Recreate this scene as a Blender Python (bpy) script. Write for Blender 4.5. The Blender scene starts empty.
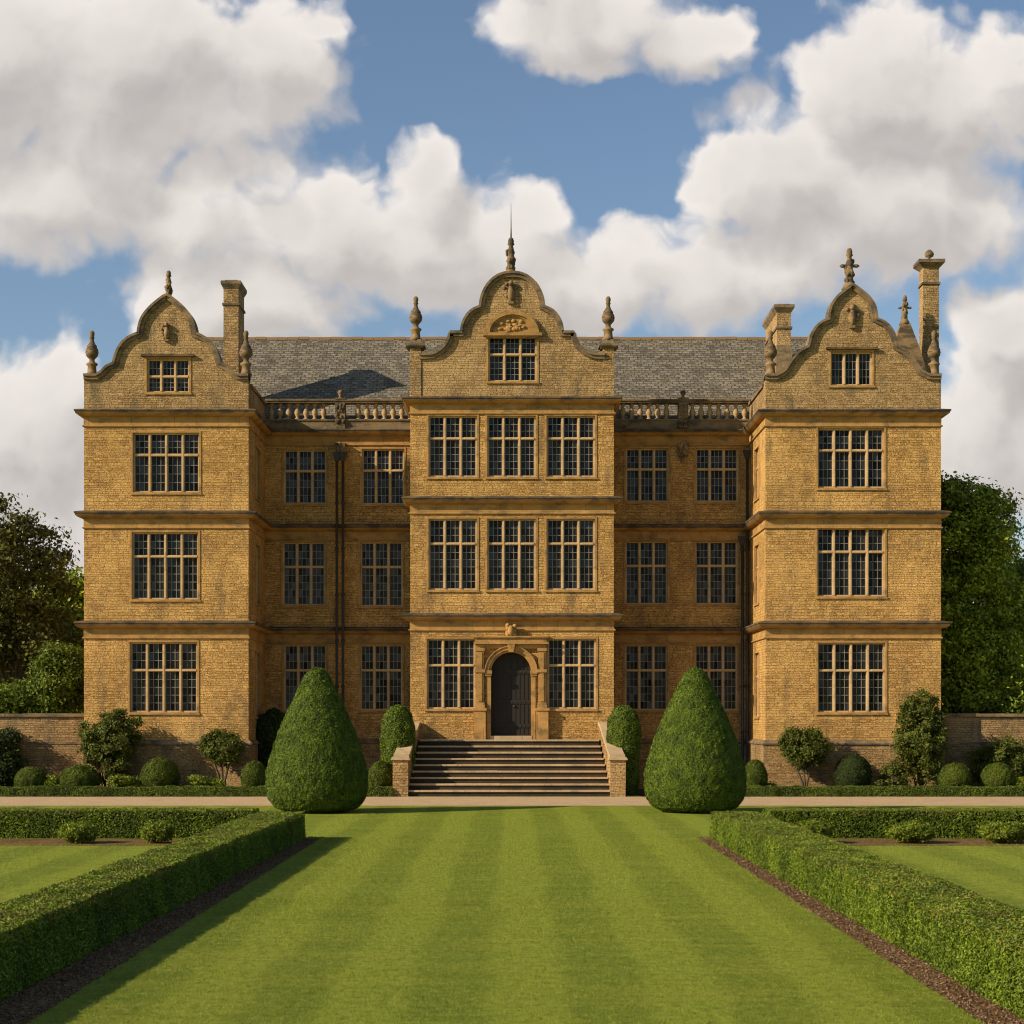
import bpy, math, random
import numpy as np
from mathutils import Vector
from mathutils.geometry import tessellate_polygon

random.seed(7); RNG = np.random.default_rng(11)
S = bpy.context.scene
COL = S.collection
R = math.radians

# ------------------------------------------------------------------ camera
F, D, HZ, ZC = 1800.0, 66.7, 718.0, 2.8      # focal length in pixels, distance to wing fronts, horizon row, eye height
cam_d = bpy.data.cameras.new('camera'); cam = bpy.data.objects.new('camera', cam_d); COL.objects.link(cam)
cam.location = (0, -D, ZC); cam.rotation_euler = (R(90), 0, 0)
cam_d.sensor_width = 36; cam_d.lens = 36 * F / 1024; cam_d.shift_y = (HZ - 512) / 1024
cam_d.clip_start = 0.1; cam_d.clip_end = 3000
S.camera = cam
def X(px, Y=0.0): return (px - 512) * (Y + D) / F
def Z(row, Y=0.0): return ZC + (HZ - row) * (Y + D) / F

# ------------------------------------------------------------------ sun, sky
SUN_EL, SUN_AZ = R(27.5), R(66)               # SUN_AZ: angle between the facade normal and the sun, towards the left
sd = Vector((-math.sin(SUN_AZ) * math.cos(SUN_EL), -math.cos(SUN_AZ) * math.cos(SUN_EL), math.sin(SUN_EL)))
sl = bpy.data.lights.new('sun', 'SUN'); sl.energy = 5.0; sl.angle = R(0.5); sl.color = (1.0, 0.88, 0.70)
sun = bpy.data.objects.new('sun', sl); COL.objects.link(sun)
sun.rotation_euler = sd.to_track_quat('Z', 'Y').to_euler(); sun.location = (-40, -40, 40)
S.view_settings.view_transform = 'Standard'; S.view_settings.look = 'None'
S.view_settings.exposure = 0.25; S.cycles.filter_width = 1.1; S.view_settings.gamma = 1.0

CLOUDS = [  # centre col, centre row, radius x, radius y, weight  (converted to directions)
 (-10, 60, 210, 130, 1.0), (150, 40, 150, 90, 1.0), (250, 60, 110, 80, .95), (325, 25, 60, 40, .8), (60, 190, 140, 80, .9), (200,110,110,60,.9), (110,140,80,60,1.0), (120,90,140,80,1.0),
 (600, 20, 130, 60, .95), (560, -20, 110, 60, .8), (690, 40, 80, 45, .85), (610, 70, 60, 25, .5),
 (200, 220, 90, 80, .9), (265, 170, 55, 45, .7), (330, 230, 130, 90, 1.0), (425, 165, 60, 55, .9), (440, 240, 130, 80, 1.0), (520, 220, 70, 50, .8), (560, 280, 140, 60, 1.0),
 (700, 270, 110, 70, .95), (250, 300, 160, 60, .9), (640,240,60,40,.7),
 (880, 80, 110, 100, 1.0), (960, 110, 100, 80, 1.0), (790, 170, 120, 80, 1.0), (730, 190, 70, 60, .9), (880, 210, 160, 90, 1.0), (860, 20, 60, 40, .6), (1010, 60, 60, 60, .8), (760,270,120,60,.9),
 (1010, 340, 80, 70, 1.0), (980, 430, 110, 120, 1.0), (1060, 400, 120, 160, 1.0), (900, 300, 60, 40, .3),
 (30, 430, 110, 110, 1.0), (-30, 480, 140, 150, 1.0), (80, 400, 60, 50, .8), (60, 540, 120, 100, .9),
 (500, 420, 600, 80, .8)]
def build_world():
    w = bpy.data.worlds.new('World'); S.world = w; w.use_nodes = True
    nt = w.node_tree; nt.nodes.clear()
    g = bpy.data.node_groups.new('cloud_density', 'ShaderNodeTree')
    g.interface.new_socket('P', in_out='INPUT', socket_type='NodeSocketVector')
    g.interface.new_socket('D', in_out='OUTPUT', socket_type='NodeSocketFloat'); g.interface.new_socket('S', in_out='OUTPUT', socket_type='NodeSocketFloat')
    N = g.nodes; L = g.links
    gi = N.new('NodeGroupInput'); go = N.new('NodeGroupOutput')
    def noise(src, scale, detail, rough, color=False, lac=2.0):
        n = N.new('ShaderNodeTexNoise'); n.noise_dimensions = '2D'; n.inputs['Scale'].default_value = scale
        n.inputs['Detail'].default_value = detail; n.inputs['Roughness'].default_value = rough
        n.inputs['Lacunarity'].default_value = lac
        L.new(src, n.inputs['Vector']); return n.outputs['Color' if color else 'Fac']
    def vm(op, a, b, c=None):
        n = N.new('ShaderNodeVectorMath'); n.operation = op
        for i, v in enumerate((a, b, c)):
            if v is None: continue
            if isinstance(v, tuple): n.inputs[i].default_value = v
            else: L.new(v, n.inputs[i])
        return n.outputs['Value'] if op == 'DOT_PRODUCT' else n.outputs['Vector']
    def ma(op, a, b=None, c=None):
        n = N.new('ShaderNodeMath'); n.operation = op
        for i, v in enumerate((a, b, c)):
            if v is None: continue
            if isinstance(v, (int, float)): n.inputs[i].default_value = v
            else: L.new(v, n.inputs[i])
        return n.outputs[0]
    P = gi.outputs['P']
    n1 = noise(P, 14, 3, .5, True)
    P1 = vm('MULTIPLY_ADD', vm('SUBTRACT', n1, (.5, .5, .5)), (.036, .030, 0), P)
    n2 = noise(P, 45, 3, .55, True)
    P2 = vm('MULTIPLY_ADD', vm('SUBTRACT', n2, (.5, .5, .5)), (.012, .011, 0), P1)
    acc = None
    for cx, cy, rx, ry, wt in CLOUDS:
        sx, sy = F / rx, F / ry
        u, v = (cx - 512) / F, (HZ - cy) / F
        q = vm('MULTIPLY_ADD', P2, (sx, sy, 0), (-u * sx, -v * sy, 0))
        dd = vm('DOT_PRODUCT', q, q)
        val = ma('MULTIPLY_ADD', dd, -1.0, wt)
        if acc is None: acc = val
        else:
            sm = N.new('ShaderNodeMath'); sm.operation = 'SMOOTH_MAX'; L.new(acc, sm.inputs[0]); L.new(val, sm.inputs[1]); sm.inputs[2].default_value = .25
            acc = sm.outputs[0]
    acc0 = ma('MAXIMUM', acc, -1.0)
    # broken cloud above the frame too
    hi = ma('MULTIPLY_ADD', noise(P, 2.2, 4, .6), 5.0, -3.3)
    sep = N.new('ShaderNodeSeparateXYZ'); L.new(P, sep.inputs[0])
    up = ma('MULTIPLY_ADD', ma('SUBTRACT', sep.outputs[1], .42), 4.0, 0.0)
    upc = N.new('ShaderNodeClamp'); L.new(up, upc.inputs[0])
    hi2 = ma('ADD', hi, ma('MULTIPLY_ADD', upc.outputs[0], 4.0, -4.0))
    acc = ma('MAXIMUM', acc, hi2)
    acc = ma('MAXIMUM', acc, -1.0)
    acc = ma('MINIMUM', acc, 1.0)
    v1 = N.new('ShaderNodeTexVoronoi'); v1.voronoi_dimensions = '2D'; v1.feature = 'SMOOTH_F1'; v1.inputs['Scale'].default_value = 26; v1.inputs['Detail'].default_value = 2
    v1.inputs['Roughness'].default_value = .55; v1.inputs['Smoothness'].default_value = .8; L.new(P2, v1.inputs['Vector'])
    bil = ma('MULTIPLY_ADD', v1.outputs['Distance'], -.75, .52)
    nf = ma('MULTIPLY_ADD', noise(P2, 20, 6, .58), .95, -.43)
    out = ma('ADD', ma('ADD', acc, bil), nf)
    L.new(out, go.inputs['D']); L.new(ma('ADD', ma('MULTIPLY', acc0, .9), ma('MULTIPLY', ma('ADD', bil, nf), .36)), go.inputs['S'])

    N2 = nt.nodes; L2 = nt.links
    tc = N2.new('ShaderNodeTexCoord'); sp = N2.new('ShaderNodeSeparateXYZ'); L2.new(tc.outputs['Generated'], sp.inputs[0])
    def m2(op, a, b=None, c=None):
        n = N2.new('ShaderNodeMath'); n.operation = op
        for i, v in enumerate((a, b, c)):
            if v is None: continue
            if isinstance(v, (int, float)): n.inputs[i].default_value = v
            else: L2.new(v, n.inputs[i])
        return n.outputs[0]
    def ramp(x, a, b):
        n = N2.new('ShaderNodeMapRange'); n.interpolation_type = 'SMOOTHSTEP'
        L2.new(x, n.inputs['Value']); n.inputs['From Min'].default_value = a; n.inputs['From Max'].default_value = b
        return n.outputs['Result']
    ay = m2('MAXIMUM', m2('ABSOLUTE', sp.outputs[1]), .2)
    u = m2('DIVIDE', sp.outputs[0], ay); v = m2('DIVIDE', sp.outputs[2], ay)
    cb = N2.new('ShaderNodeCombineXYZ'); L2.new(u, cb.inputs[0]); L2.new(v, cb.inputs[1])
    def dens(off):
        a = N2.new('ShaderNodeVectorMath'); a.operation = 'ADD'; L2.new(cb.outputs[0], a.inputs[0]); a.inputs[1].default_value = off
        gn = N2.new('ShaderNodeGroup'); gn.node_tree = g; L2.new(a.outputs[0], gn.inputs[0]); return gn.outputs[0], gn.outputs[1]
    (d0, s0), (d1, s1) = dens((0, 0, 0)), dens((-.012, .026, 0))
    front = ramp(sp.outputs[1], -.25, .15)              # fewer clouds in the half of the sky behind the viewer
    near = ramp(m2('SUBTRACT', s0, s1), -.42, .45)
    far = ramp(s0, 1.35, .10)
    lit = m2('ADD', m2('MULTIPLY', near, .62), m2('MULTIPLY', far, .46))
    lo = m2('MULTIPLY_ADD', near, .30, -.22)
    nr = N2.new('ShaderNodeMapRange'); nr.interpolation_type = 'SMOOTHSTEP'; L2.new(d0, nr.inputs['Value']); L2.new(lo, nr.inputs['From Min']); nr.inputs['From Max'].default_value = .62
    cover = m2('MULTIPLY', nr.outputs['Result'], front)
    litc = N2.new('ShaderNodeClamp'); L2.new(lit, litc.inputs[0])
    cmix = N2.new('ShaderNodeMix'); cmix.data_type = 'RGBA'
    cmix.inputs[6].default_value = (.39, .365, .36, 1); cmix.inputs[7].default_value = (.95, .89, .84, 1)
    L2.new(litc.outputs[0], cmix.inputs[0])
    sky = N2.new('ShaderNodeTexSky'); sky.sky_type = 'NISHITA'; sky.sun_disc = False
    sky.sun_elevation = SUN_EL; sky.sun_rotation = math.atan2(sd.x, sd.y); sky.air_density = 1.0; sky.dust_density = .6; sky.ozone_density = 2.0
    b1 = N2.new('ShaderNodeBackground'); L2.new(sky.outputs[0], b1.inputs[0]); b1.inputs[1].default_value = .097
    b2 = N2.new('ShaderNodeBackground'); L2.new(cmix.outputs[2], b2.inputs[0]); b2.inputs[1].default_value = .80
    mx = N2.new('ShaderNodeMixShader'); L2.new(cover, mx.inputs[0]); L2.new(b1.outputs[0], mx.inputs[1]); L2.new(b2.outputs[0], mx.inputs[2])
    wo = N2.new('ShaderNodeOutputWorld'); L2.new(mx.outputs[0], wo.inputs[0])
    w.cycles.sampling_method = 'MANUAL'; w.cycles.sample_map_resolution = 512
build_world()

# ------------------------------------------------------------------ helpers
def tag(o, label=None, cat=None, group=None, kind=None):
    if label: o['label'] = label
    if cat: o['category'] = cat
    if group: o['group'] = group
    if kind: o['kind'] = kind
    return o
def empty(name, loc=(0, 0, 0), rz=0.0):
    o = bpy.data.objects.new(name, None); COL.objects.link(o); o.location = loc; o.rotation_euler = (0, 0, rz)
    o.empty_display_size = .3; return o
def link(name, me, parent=None, loc=None, rz=0):
    o = bpy.data.objects.new(name, me); COL.objects.link(o)
    if parent is not None: o.parent = parent
    if loc is not None: o.location = loc
    o.rotation_euler = (0, 0, rz)
    return o
def copy_tree(o, parent=None):
    c = o.copy(); COL.objects.link(c)
    if parent is not None: c.parent = parent
    for ch in list(o.children): copy_tree(ch, c)
    return c

class MB:
    def __init__(s): s.v = []; s.f = []; s.m = []; s.sm = []
    def add(s, V, Fs, m=0, smooth=False):
        b = len(s.v); s.v += [tuple(p) for p in V]
        for f in Fs: s.f.append([b + i for i in f]); s.m.append(m); s.sm.append(smooth)
        return s
    def box(s, x0, x1, y0, y1, z0, z1, m=0):
        V = [(x0,y0,z0),(x1,y0,z0),(x1,y1,z0),(x0,y1,z0),(x0,y0,z1),(x1,y0,z1),(x1,y1,z1),(x0,y1,z1)]
        return s.add(V, [(0,3,2,1),(4,5,6,7),(0,1,5,4),(1,2,6,5),(2,3,7,6),(3,0,4,7)], m)
    def frustum(s, cx, cy, z0, z1, a0, b0, a1, b1, m=0):
        V = [(cx-a0,cy-b0,z0),(cx+a0,cy-b0,z0),(cx+a0,cy+b0,z0),(cx-a0,cy+b0,z0),(cx-a1,cy-b1,z1),(cx+a1,cy-b1,z1),(cx+a1,cy+b1,z1),(cx-a1,cy+b1,z1)]
        return s.add(V, [(0,3,2,1),(4,5,6,7),(0,1,5,4),(1,2,6,5),(2,3,7,6),(3,0,4,7)], m)
    def lathe(s, prof, cx=0, cy=0, z=0, seg=14, m=0, k=1.0, smooth=True):
        V = []; Fs = []
        for r, h in prof:
            for i in range(seg):
                a = 2 * math.pi * i / seg; V.append((cx + r*k*math.cos(a), cy + r*k*math.sin(a), z + h*k))
        n = len(prof)
        for j in range(n - 1):
            for i in range(seg):
                i2 = (i + 1) % seg; Fs.append((j*seg+i, j*seg+i2, (j+1)*seg+i2, (j+1)*seg+i))
        Fs.append(tuple(range(seg))[::-1]); Fs.append(tuple((n-1)*seg + i for i in range(seg)))
        return s.add(V, Fs, m, smooth)
    def prism(s, poly, y0, y1, holes=(), m=0, cap=True):
        """polygon in x,z extruded along y (front y0, back y1)"""
        loops = [list(poly)] + [list(h) for h in holes]
        flat = [p for l in loops for p in l]
        tris = tessellate_polygon([[Vector((p[0], p[1], 0)) for p in l] for l in loops])
        V = [(p[0], y0, p[1]) for p in flat] + [(p[0], y1, p[1]) for p in flat]; n = len(flat); Fs = []
        for t in tris:
            a, b, c = [flat[i] for i in t]
            cr = (b[0]-a[0])*(c[1]-a[1]) - (b[1]-a[1])*(c[0]-a[0])
            t = t if cr > 0 else t[::-1]
            Fs.append(tuple(t))
            if cap: Fs.append(tuple(i + n for i in t[::-1]))
        k = 0
        for l in loops:
            for i in range(len(l)):
                a, b = k + i, k + (i + 1) % len(l); Fs.append((a, b, b + n, a + n))
            k += len(l)
        return s.add(V, Fs, m)
    def tube(s, pts, rads, seg=7, m=0):
        V = []; Fs = []
        for j, (p, r) in enumerate(zip(pts, rads)):
            p = Vector(p); q = Vector(pts[min(j+1, len(pts)-1)]) - Vector(pts[max(j-1, 0)]); q.normalize()
            a = q.cross(Vector((0, 1, .13))); a.normalize(); b = q.cross(a)
            for i in range(seg):
                t = 2*math.pi*i/seg; V.append(p + a*(r*math.cos(t)) + b*(r*math.sin(t)))
        for j in range(len(pts)-1):
            for i in range(seg):
                i2 = (i+1) % seg; Fs.append((j*seg+i, j*seg+i2, (j+1)*seg+i2, (j+1)*seg+i))
        Fs.append(tuple(range(seg))); Fs.append(tuple((len(pts)-1)*seg+i for i in range(seg))[::-1])
        return s.add(V, Fs, m, True)
    def blob(s, c, r, seg=8, m=0, jit=.12):
        V = []; Fs = []; nr = 6
        for j in range(nr + 1):
            ph = math.pi * j / nr
            for i in range(seg):
                t = 2*math.pi*i/seg; k = 1 + random.uniform(-jit, jit)
                V.append((c[0]+r[0]*k*math.sin(ph)*math.cos(t), c[1]+r[1]*k*math.sin(ph)*math.sin(t), c[2]-r[2]*math.cos(ph)))
        for j in range(nr):
            for i in range(seg):
                i2 = (i+1) % seg; Fs.append((j*seg+i, j*seg+i2, (j+1)*seg+i2, (j+1)*seg+i))
        return s.add(V, Fs, m, True)
    def sweep(s, path, prof, mats=None):
        """profile (outward, z) swept along an xy polyline; outward is to the right of travel"""
        n = len(path); N = []
        seg = []
        for i in range(n-1):
            d = Vector(path[i+1]) - Vector(path[i]); d.normalize(); seg.append(Vector((d.y, -d.x)))
        for i in range(n):
            if i == 0: N.append(seg[0])
            elif i == n-1: N.append(seg[-1])
            else: N.append((seg[i-1] + seg[i]) / (1 + seg[i-1].dot(seg[i])))
        V = []; m = len(prof)
        for i in range(n):
            for o, z in prof: V.append((path[i][0] + N[i].x*o, path[i][1] + N[i].y*o, z))
        for i in range(n-1):
            for j in range(m-1):
                a = i*m + j
                s.add([], [], 0)
        b = len(s.v); s.v += V
        for i in range(n-1):
            for j in range(m-1):
                a = b + i*m + j
                s.f.append([a, a+1, a+m+1, a+m]); s.m.append(mats[j] if mats else 0); s.sm.append(False)
        for i in (0, n-1):
            f = [b + i*m + j for j in range(m)]
            s.f.append(f[::-1] if i else f); s.m.append(0); s.sm.append(False)
        return s
    def mesh(s, name, mats):
        me = bpy.data.meshes.new(name); me.from_pydata(s.v, [], s.f)
        for mt in (mats if isinstance(mats, (list, tuple)) else [mats]): me.materials.append(mt)
        me.polygons.foreach_set('material_index', s.m); me.polygons.foreach_set('use_smooth', s.sm)
        me.update(); return me
    def build(s, name, mats, parent=None, loc=None, rz=0):
        return link(name, s.mesh(name, mats), parent, loc, rz)

def fast_mesh(name, V, Fq, mat, smooth=False):
    me = bpy.data.meshes.new(name); k = Fq.shape[1]
    me.vertices.add(len(V)); me.vertices.foreach_set('co', V.astype(np.float32).ravel())
    me.loops.add(Fq.size); me.loops.foreach_set('vertex_index', Fq.astype(np.int32).ravel())
    me.polygons.add(len(Fq)); me.polygons.foreach_set('loop_start', np.arange(0, Fq.size, k, dtype=np.int32))
    me.polygons.foreach_set('loop_total', np.full(len(Fq), k, dtype=np.int32))
    me.polygons.foreach_set('use_smooth', np.full(len(Fq), smooth, dtype=bool))
    me.materials.append(mat); me.update(calc_edges=True); me.validate(); return me

# ------------------------------------------------------------------ materials
class NT:
    def __init__(s, name, rough=.8, spec=.3):
        s.m = bpy.data.materials.new(name); s.m.use_nodes = True; s.t = s.m.node_tree; s.N = s.t.nodes; s.L = s.t.links
        s.b = s.N['Principled BSDF']; s.b.inputs['Roughness'].default_value = rough; s.b.inputs['Specular IOR Level'].default_value = spec
        s.tc = s.N.new('ShaderNodeTexCoord')
        s.obj = s.tc.outputs['Object']
    def set(s, n, i, v):
        if isinstance(v, (int, float)): n.inputs[i].default_value = v
        elif isinstance(v, (tuple, list)):
            n.inputs[i].default_value = tuple(v) + (1,) if len(v) == 3 and n.inputs[i].type == 'RGBA' else v
        else: s.L.new(v, n.inputs[i])
    def math(s, op, a, b=0, c=0):
        n = s.N.new('ShaderNodeMath'); n.operation = op
        for i, v in enumerate((a, b, c)): s.set(n, i, v)
        return n.outputs[0]
    def vec(s, op, a, b=(0, 0, 0), c=(0, 0, 0)):
        n = s.N.new('ShaderNodeVectorMath'); n.operation = op
        for i, v in enumerate((a, b, c)): s.set(n, i, v)
        return n.outputs[0]
    def noise(s, scale, detail=4, rough=.55, src=None, color=False, dist=0):
        n = s.N.new('ShaderNodeTexNoise'); n.inputs['Scale'].default_value = scale; n.inputs['Detail'].default_value = detail
        n.inputs['Roughness'].default_value = rough; n.inputs['Distortion'].default_value = dist
        s.L.new(src or s.obj, n.inputs['Vector']); return n.outputs['Color' if color else 'Fac']
    def mix(s, f, a, b, mode='MIX'):
        n = s.N.new('ShaderNodeMix'); n.data_type = 'RGBA'; n.blend_type = mode
        s.set(n, 0, f); s.set(n, 6, a); s.set(n, 7, b); return n.outputs[2]
    def ramp(s, x, a, b, lo=0.0, hi=1.0):
        n = s.N.new('ShaderNodeMapRange'); n.interpolation_type = 'SMOOTHSTEP'; s.L.new(x, n.inputs['Value'])
        for k, v in (('From Min', a), ('From Max', b), ('To Min', lo), ('To Max', hi)): n.inputs[k].default_value = v
        return n.outputs['Result']
    def scale(s, src, v): return s.vec('MULTIPLY', src, v)
    def bump(s, h, strength=.5, dist=.02, prev=None):
        n = s.N.new('ShaderNodeBump'); n.inputs['Strength'].default_value = strength; n.inputs['Distance'].default_value = dist
        s.L.new(h, n.inputs['Height'])
        if prev: s.L.new(prev, n.inputs['Normal'])
        return n.outputs[0]
    def out(s, col=None, normal=None, rough=None):
        if col is not None: s.set(s.b, 'Base Color', col)
        if normal is not None: s.L.new(normal, s.b.inputs['Normal'])
        if rough is not None: s.set(s.b, 'Roughness', rough)
        return s.m
    def sep(s, v):
        n = s.N.new('ShaderNodeSeparateXYZ'); s.L.new(v, n.inputs[0]); return n.outputs
    def comb(s, x=0, y=0, z=0):
        n = s.N.new('ShaderNodeCombineXYZ')
        for i, v in enumerate((x, y, z)): s.set(n, i, v)
        return n.outputs[0]

def walling(name, c1, c2, mortar, dirt, dirt_amt, bw=.25, rh=.092, warp=.045, bumpd=.045):
    t = NT(name, .92, .15)
    o = t.sep(t.obj)
    uv = t.comb(t.math('ADD', o[0], o[1]), o[2], 0)
    wn = t.noise(1.6, 3, .6, color=True)
    wf = t.noise(9, 2, .6, color=True)
    uv = t.vec('MULTIPLY_ADD', t.vec('SUBTRACT', wn, (.5, .5, .5)), (warp*3, warp*1.3, 0), uv)
    uv = t.vec('MULTIPLY_ADD', t.vec('SUBTRACT', wf, (.5, .5, .5)), (.08, .055, 0), uv)
    q = t.sep(uv)
    vv = t.math('MULTIPLY_ADD', t.noise(1.3, 2, .5, src=t.comb(0, 0, q[1])), .5, q[1])
    vr = t.math('DIVIDE', vv, rh); row = t.math('FLOOR', vr); fr = t.math('FRACT', vr)
    wn_ = t.N.new('ShaderNodeTexWhiteNoise'); wn_.noise_dimensions = '1D'; t.L.new(row, wn_.inputs['W'])
    W = t.math('MULTIPLY_ADD', wn_.outputs['Value'], 211.7, t.math('DIVIDE', q[0], bw))
    def vor(feat):
        n = t.N.new('ShaderNodeTexVoronoi'); n.voronoi_dimensions = '1D'; n.feature = feat; n.inputs['Scale'].default_value = 1.0
        n.inputs['Randomness'].default_value = .8; t.L.new(W, n.inputs['W']); return n
    v = t.sep(vor('F1').outputs['Color'])[0]
    ex = t.math('MULTIPLY', vor('DISTANCE_TO_EDGE').outputs['Distance'], bw)
    ey = t.math('MULTIPLY', t.math('MINIMUM', fr, t.math('SUBTRACT', 1.0, fr)), rh)
    joint = t.ramp(t.math('MINIMUM', ex, ey), .002, .014, 1.0, 0.0)
    grain = t.noise(28, 4, .7)
    col = t.mix(v, c1, c2)
    mid = t.noise(5, 4, .65)
    col = t.mix(t.ramp(mid, .35, .7, 0, .55), col, tuple(x*.62 for x in c1))
    big = t.noise(.45, 5, .62)
    col = t.mix(t.ramp(big, .42, .66, 0, .6), col, tuple(min(1, x*1.25) for x in c2))
    col = t.mix(t.ramp(grain, .35, .7, .0, .45), col, tuple(min(1, x*1.35) for x in c2))
    spk = t.noise(13, 4, .75, src=t.scale(t.obj, (1, 1, 2.0)))
    col = t.mix(t.ramp(spk, .52, .64, 0, .85), col, tuple(x*.42 for x in c1))
    col = t.mix(t.ramp(spk, .48, .36, 0, .7), col, tuple(min(1, x*1.35) for x in c2))
    # weather streaks, their own shapes
    st = t.noise(1.0, 5, .65, src=t.scale(t.obj, (1.6, 1.6, .5)))
    col = t.mix(t.math('MULTIPLY', t.ramp(st, .48, .74), dirt_amt), col, dirt)
    col = t.mix(t.math('MULTIPLY', joint, t.ramp(t.noise(3.1, 3, .6), .35, .65, .1, .5)), col, mortar)
    h = t.math('ADD', t.math('MULTIPLY', joint, -.35), t.math('ADD', t.math('MULTIPLY', grain, 1.2), t.math('ADD', t.math('MULTIPLY', v, 1.0), t.math('MULTIPLY', mid, .8))))
    return t.out(col, t.bump(h, 1.0, bumpd))
M = {}
M['wall'] = walling('ham_stone_wall', (.31, .155, .040), (.70, .41, .13), (.16, .085, .03), (.15, .11, .062), .6)
M['wall_top'] = walling('lichened_stone_wall', (.25, .14, .045), (.54, .35, .15), (.11, .07, .03), (.13, .105, .065), .9)
M['plinth'] = walling('plinth_rubble', (.27, .15, .05), (.54, .34, .14), (.11, .065, .03), (.12, .10, .065), .9, .24, .10, .02, .055)
M['garden'] = walling('garden_wall_rubble', (.24, .135, .05), (.50, .32, .14), (.08, .05, .025), (.12, .10, .07), .8, .22, .10, .02, .06)

def ashlar(name, c, var=.35, dirt=(.12, .085, .045), da=.5, thr=(.5, .72)):
    t = NT(name, .88, .2)
    n1 = t.noise(2.5, 6, .65); n2 = t.noise(22, 4, .7)
    col = t.mix(t.ramp(n1, .35, .7, 0, .6), c, tuple(x*(1-var) for x in c))
    col = t.mix(t.ramp(n2, .4, .75, 0, .4), col, tuple(min(1, x*1.3) for x in c))
    o = t.sep(t.obj); u = t.math('ADD', t.math('ADD', o[0], o[1]), t.math('MULTIPLY', t.math('FLOOR', t.math('MULTIPLY', o[2], 1.7)), .37))
    fj = t.math('FRACT', t.math('MULTIPLY', u, 1.25)); jt = t.ramp(t.math('MINIMUM', fj, t.math('SUBTRACT', 1.0, fj)), .004, .016, .7, 0.0)
    bk = t.N.new('ShaderNodeTexWhiteNoise'); bk.noise_dimensions = '1D'; t.L.new(t.math('FLOOR', t.math('MULTIPLY', u, 1.25)), bk.inputs['W'])
    col = t.mix(t.math('MULTIPLY', bk.outputs['Value'], .45), col, tuple(x*.62 for x in c))
    col = t.mix(jt, col, tuple(x*.3 for x in c))
    n3 = t.noise(1.4, 6, .7, src=t.scale(t.obj, (1, 1, 2.2)))
    col = t.mix(t.math('MULTIPLY', t.ramp(n3, *thr), da), col, dirt)
    return t.out(col, t.bump(t.math('ADD', n2, t.math('MULTIPLY', n1, 1.5)), .6, .012))
M['trim'] = ashlar('dressed_ham_stone', (.48, .265, .08), .5, (.13, .09, .045), .75, (.46, .68))
M['frame'] = ashlar('window_stone', (.60, .40, .19), .35, (.16, .11, .06), .6)
M['corona'] = ashlar('weathered_shaded_cornice_stone', (.20, .125, .055), .5, (.05, .043, .035), .9, (.40, .6))
M['coping'] = ashlar('coping_stone', (.28, .19, .095), .5, (.07, .06, .045), .85, (.42, .64))
M['baluster'] = ashlar('baluster_stone', (.42, .28, .13), .4, (.12, .09, .05), .5)
M['carved'] = ashlar('carved_stone', (.30, .19, .085), .55, (.05, .042, .03), .85, (.42, .62))
M['step'] = ashlar('step_stone', (.52, .37, .20), .35, (.15, .12, .08), .6)
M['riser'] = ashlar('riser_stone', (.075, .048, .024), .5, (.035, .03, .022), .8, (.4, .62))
M['lead'] = NT('lead', .6, .4).out((.20, .19, .17)); 
M['pipe'] = NT('iron_pipe', .55, .4).out((.035, .032, .03))

def slate(name):
    t = NT(name, .85, .25); o = t.sep(t.obj)
    uv = t.comb(o[0], t.math('MULTIPLY', o[2], 1.45), 0)
    uv = t.vec('MULTIPLY_ADD', t.vec('SUBTRACT', t.noise(3.5, 4, .7, color=True), (.5, .5, .5)), (.34, .22, 0), uv)
    br = t.N.new('ShaderNodeTexBrick'); t.L.new(uv, br.inputs['Vector'])
    t.set(br, 'Color1', (0, 0, 0)); t.set(br, 'Color2', (1, 1, 1)); t.set(br, 'Mortar', (.5, .5, .5))
    t.set(br, 'Scale', 1.0); t.set(br, 'Mortar Size', .018); t.set(br, 'Mortar Smooth', .3); t.set(br, 'Brick Width', .30); t.set(br, 'Row Height', .17)
    v = t.sep(br.outputs['Color'])[0]
    col = t.mix(v, (.115, .093, .060), (.26, .222, .16))
    col = t.mix(t.ramp(t.noise(1.1, 6, .7), .45, .7, 0, .75), col, (.30, .245, .15))
    col = t.mix(t.ramp(t.noise(7, 5, .7), .5, .7, 0, .7), col, (.06, .046, .026))
    col = t.mix(t.ramp(t.noise(16, 4, .7), .6, .75, 0, .7), col, (.33, .29, .20))
    col = t.mix(t.math('MULTIPLY', br.outputs['Fac'], .8), col, (.045, .038, .028))
    h = t.math('ADD', t.math('MULTIPLY', br.outputs['Fac'], -1.2), t.math('ADD', v, t.noise(14, 4, .7)))
    return t.out(col, t.bump(h, 1.0, .04))
M['slate'] = slate('stone_slates')
M['ridge'] = NT('ridge_tile', .9, .2).out((.30, .18, .085))

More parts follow.
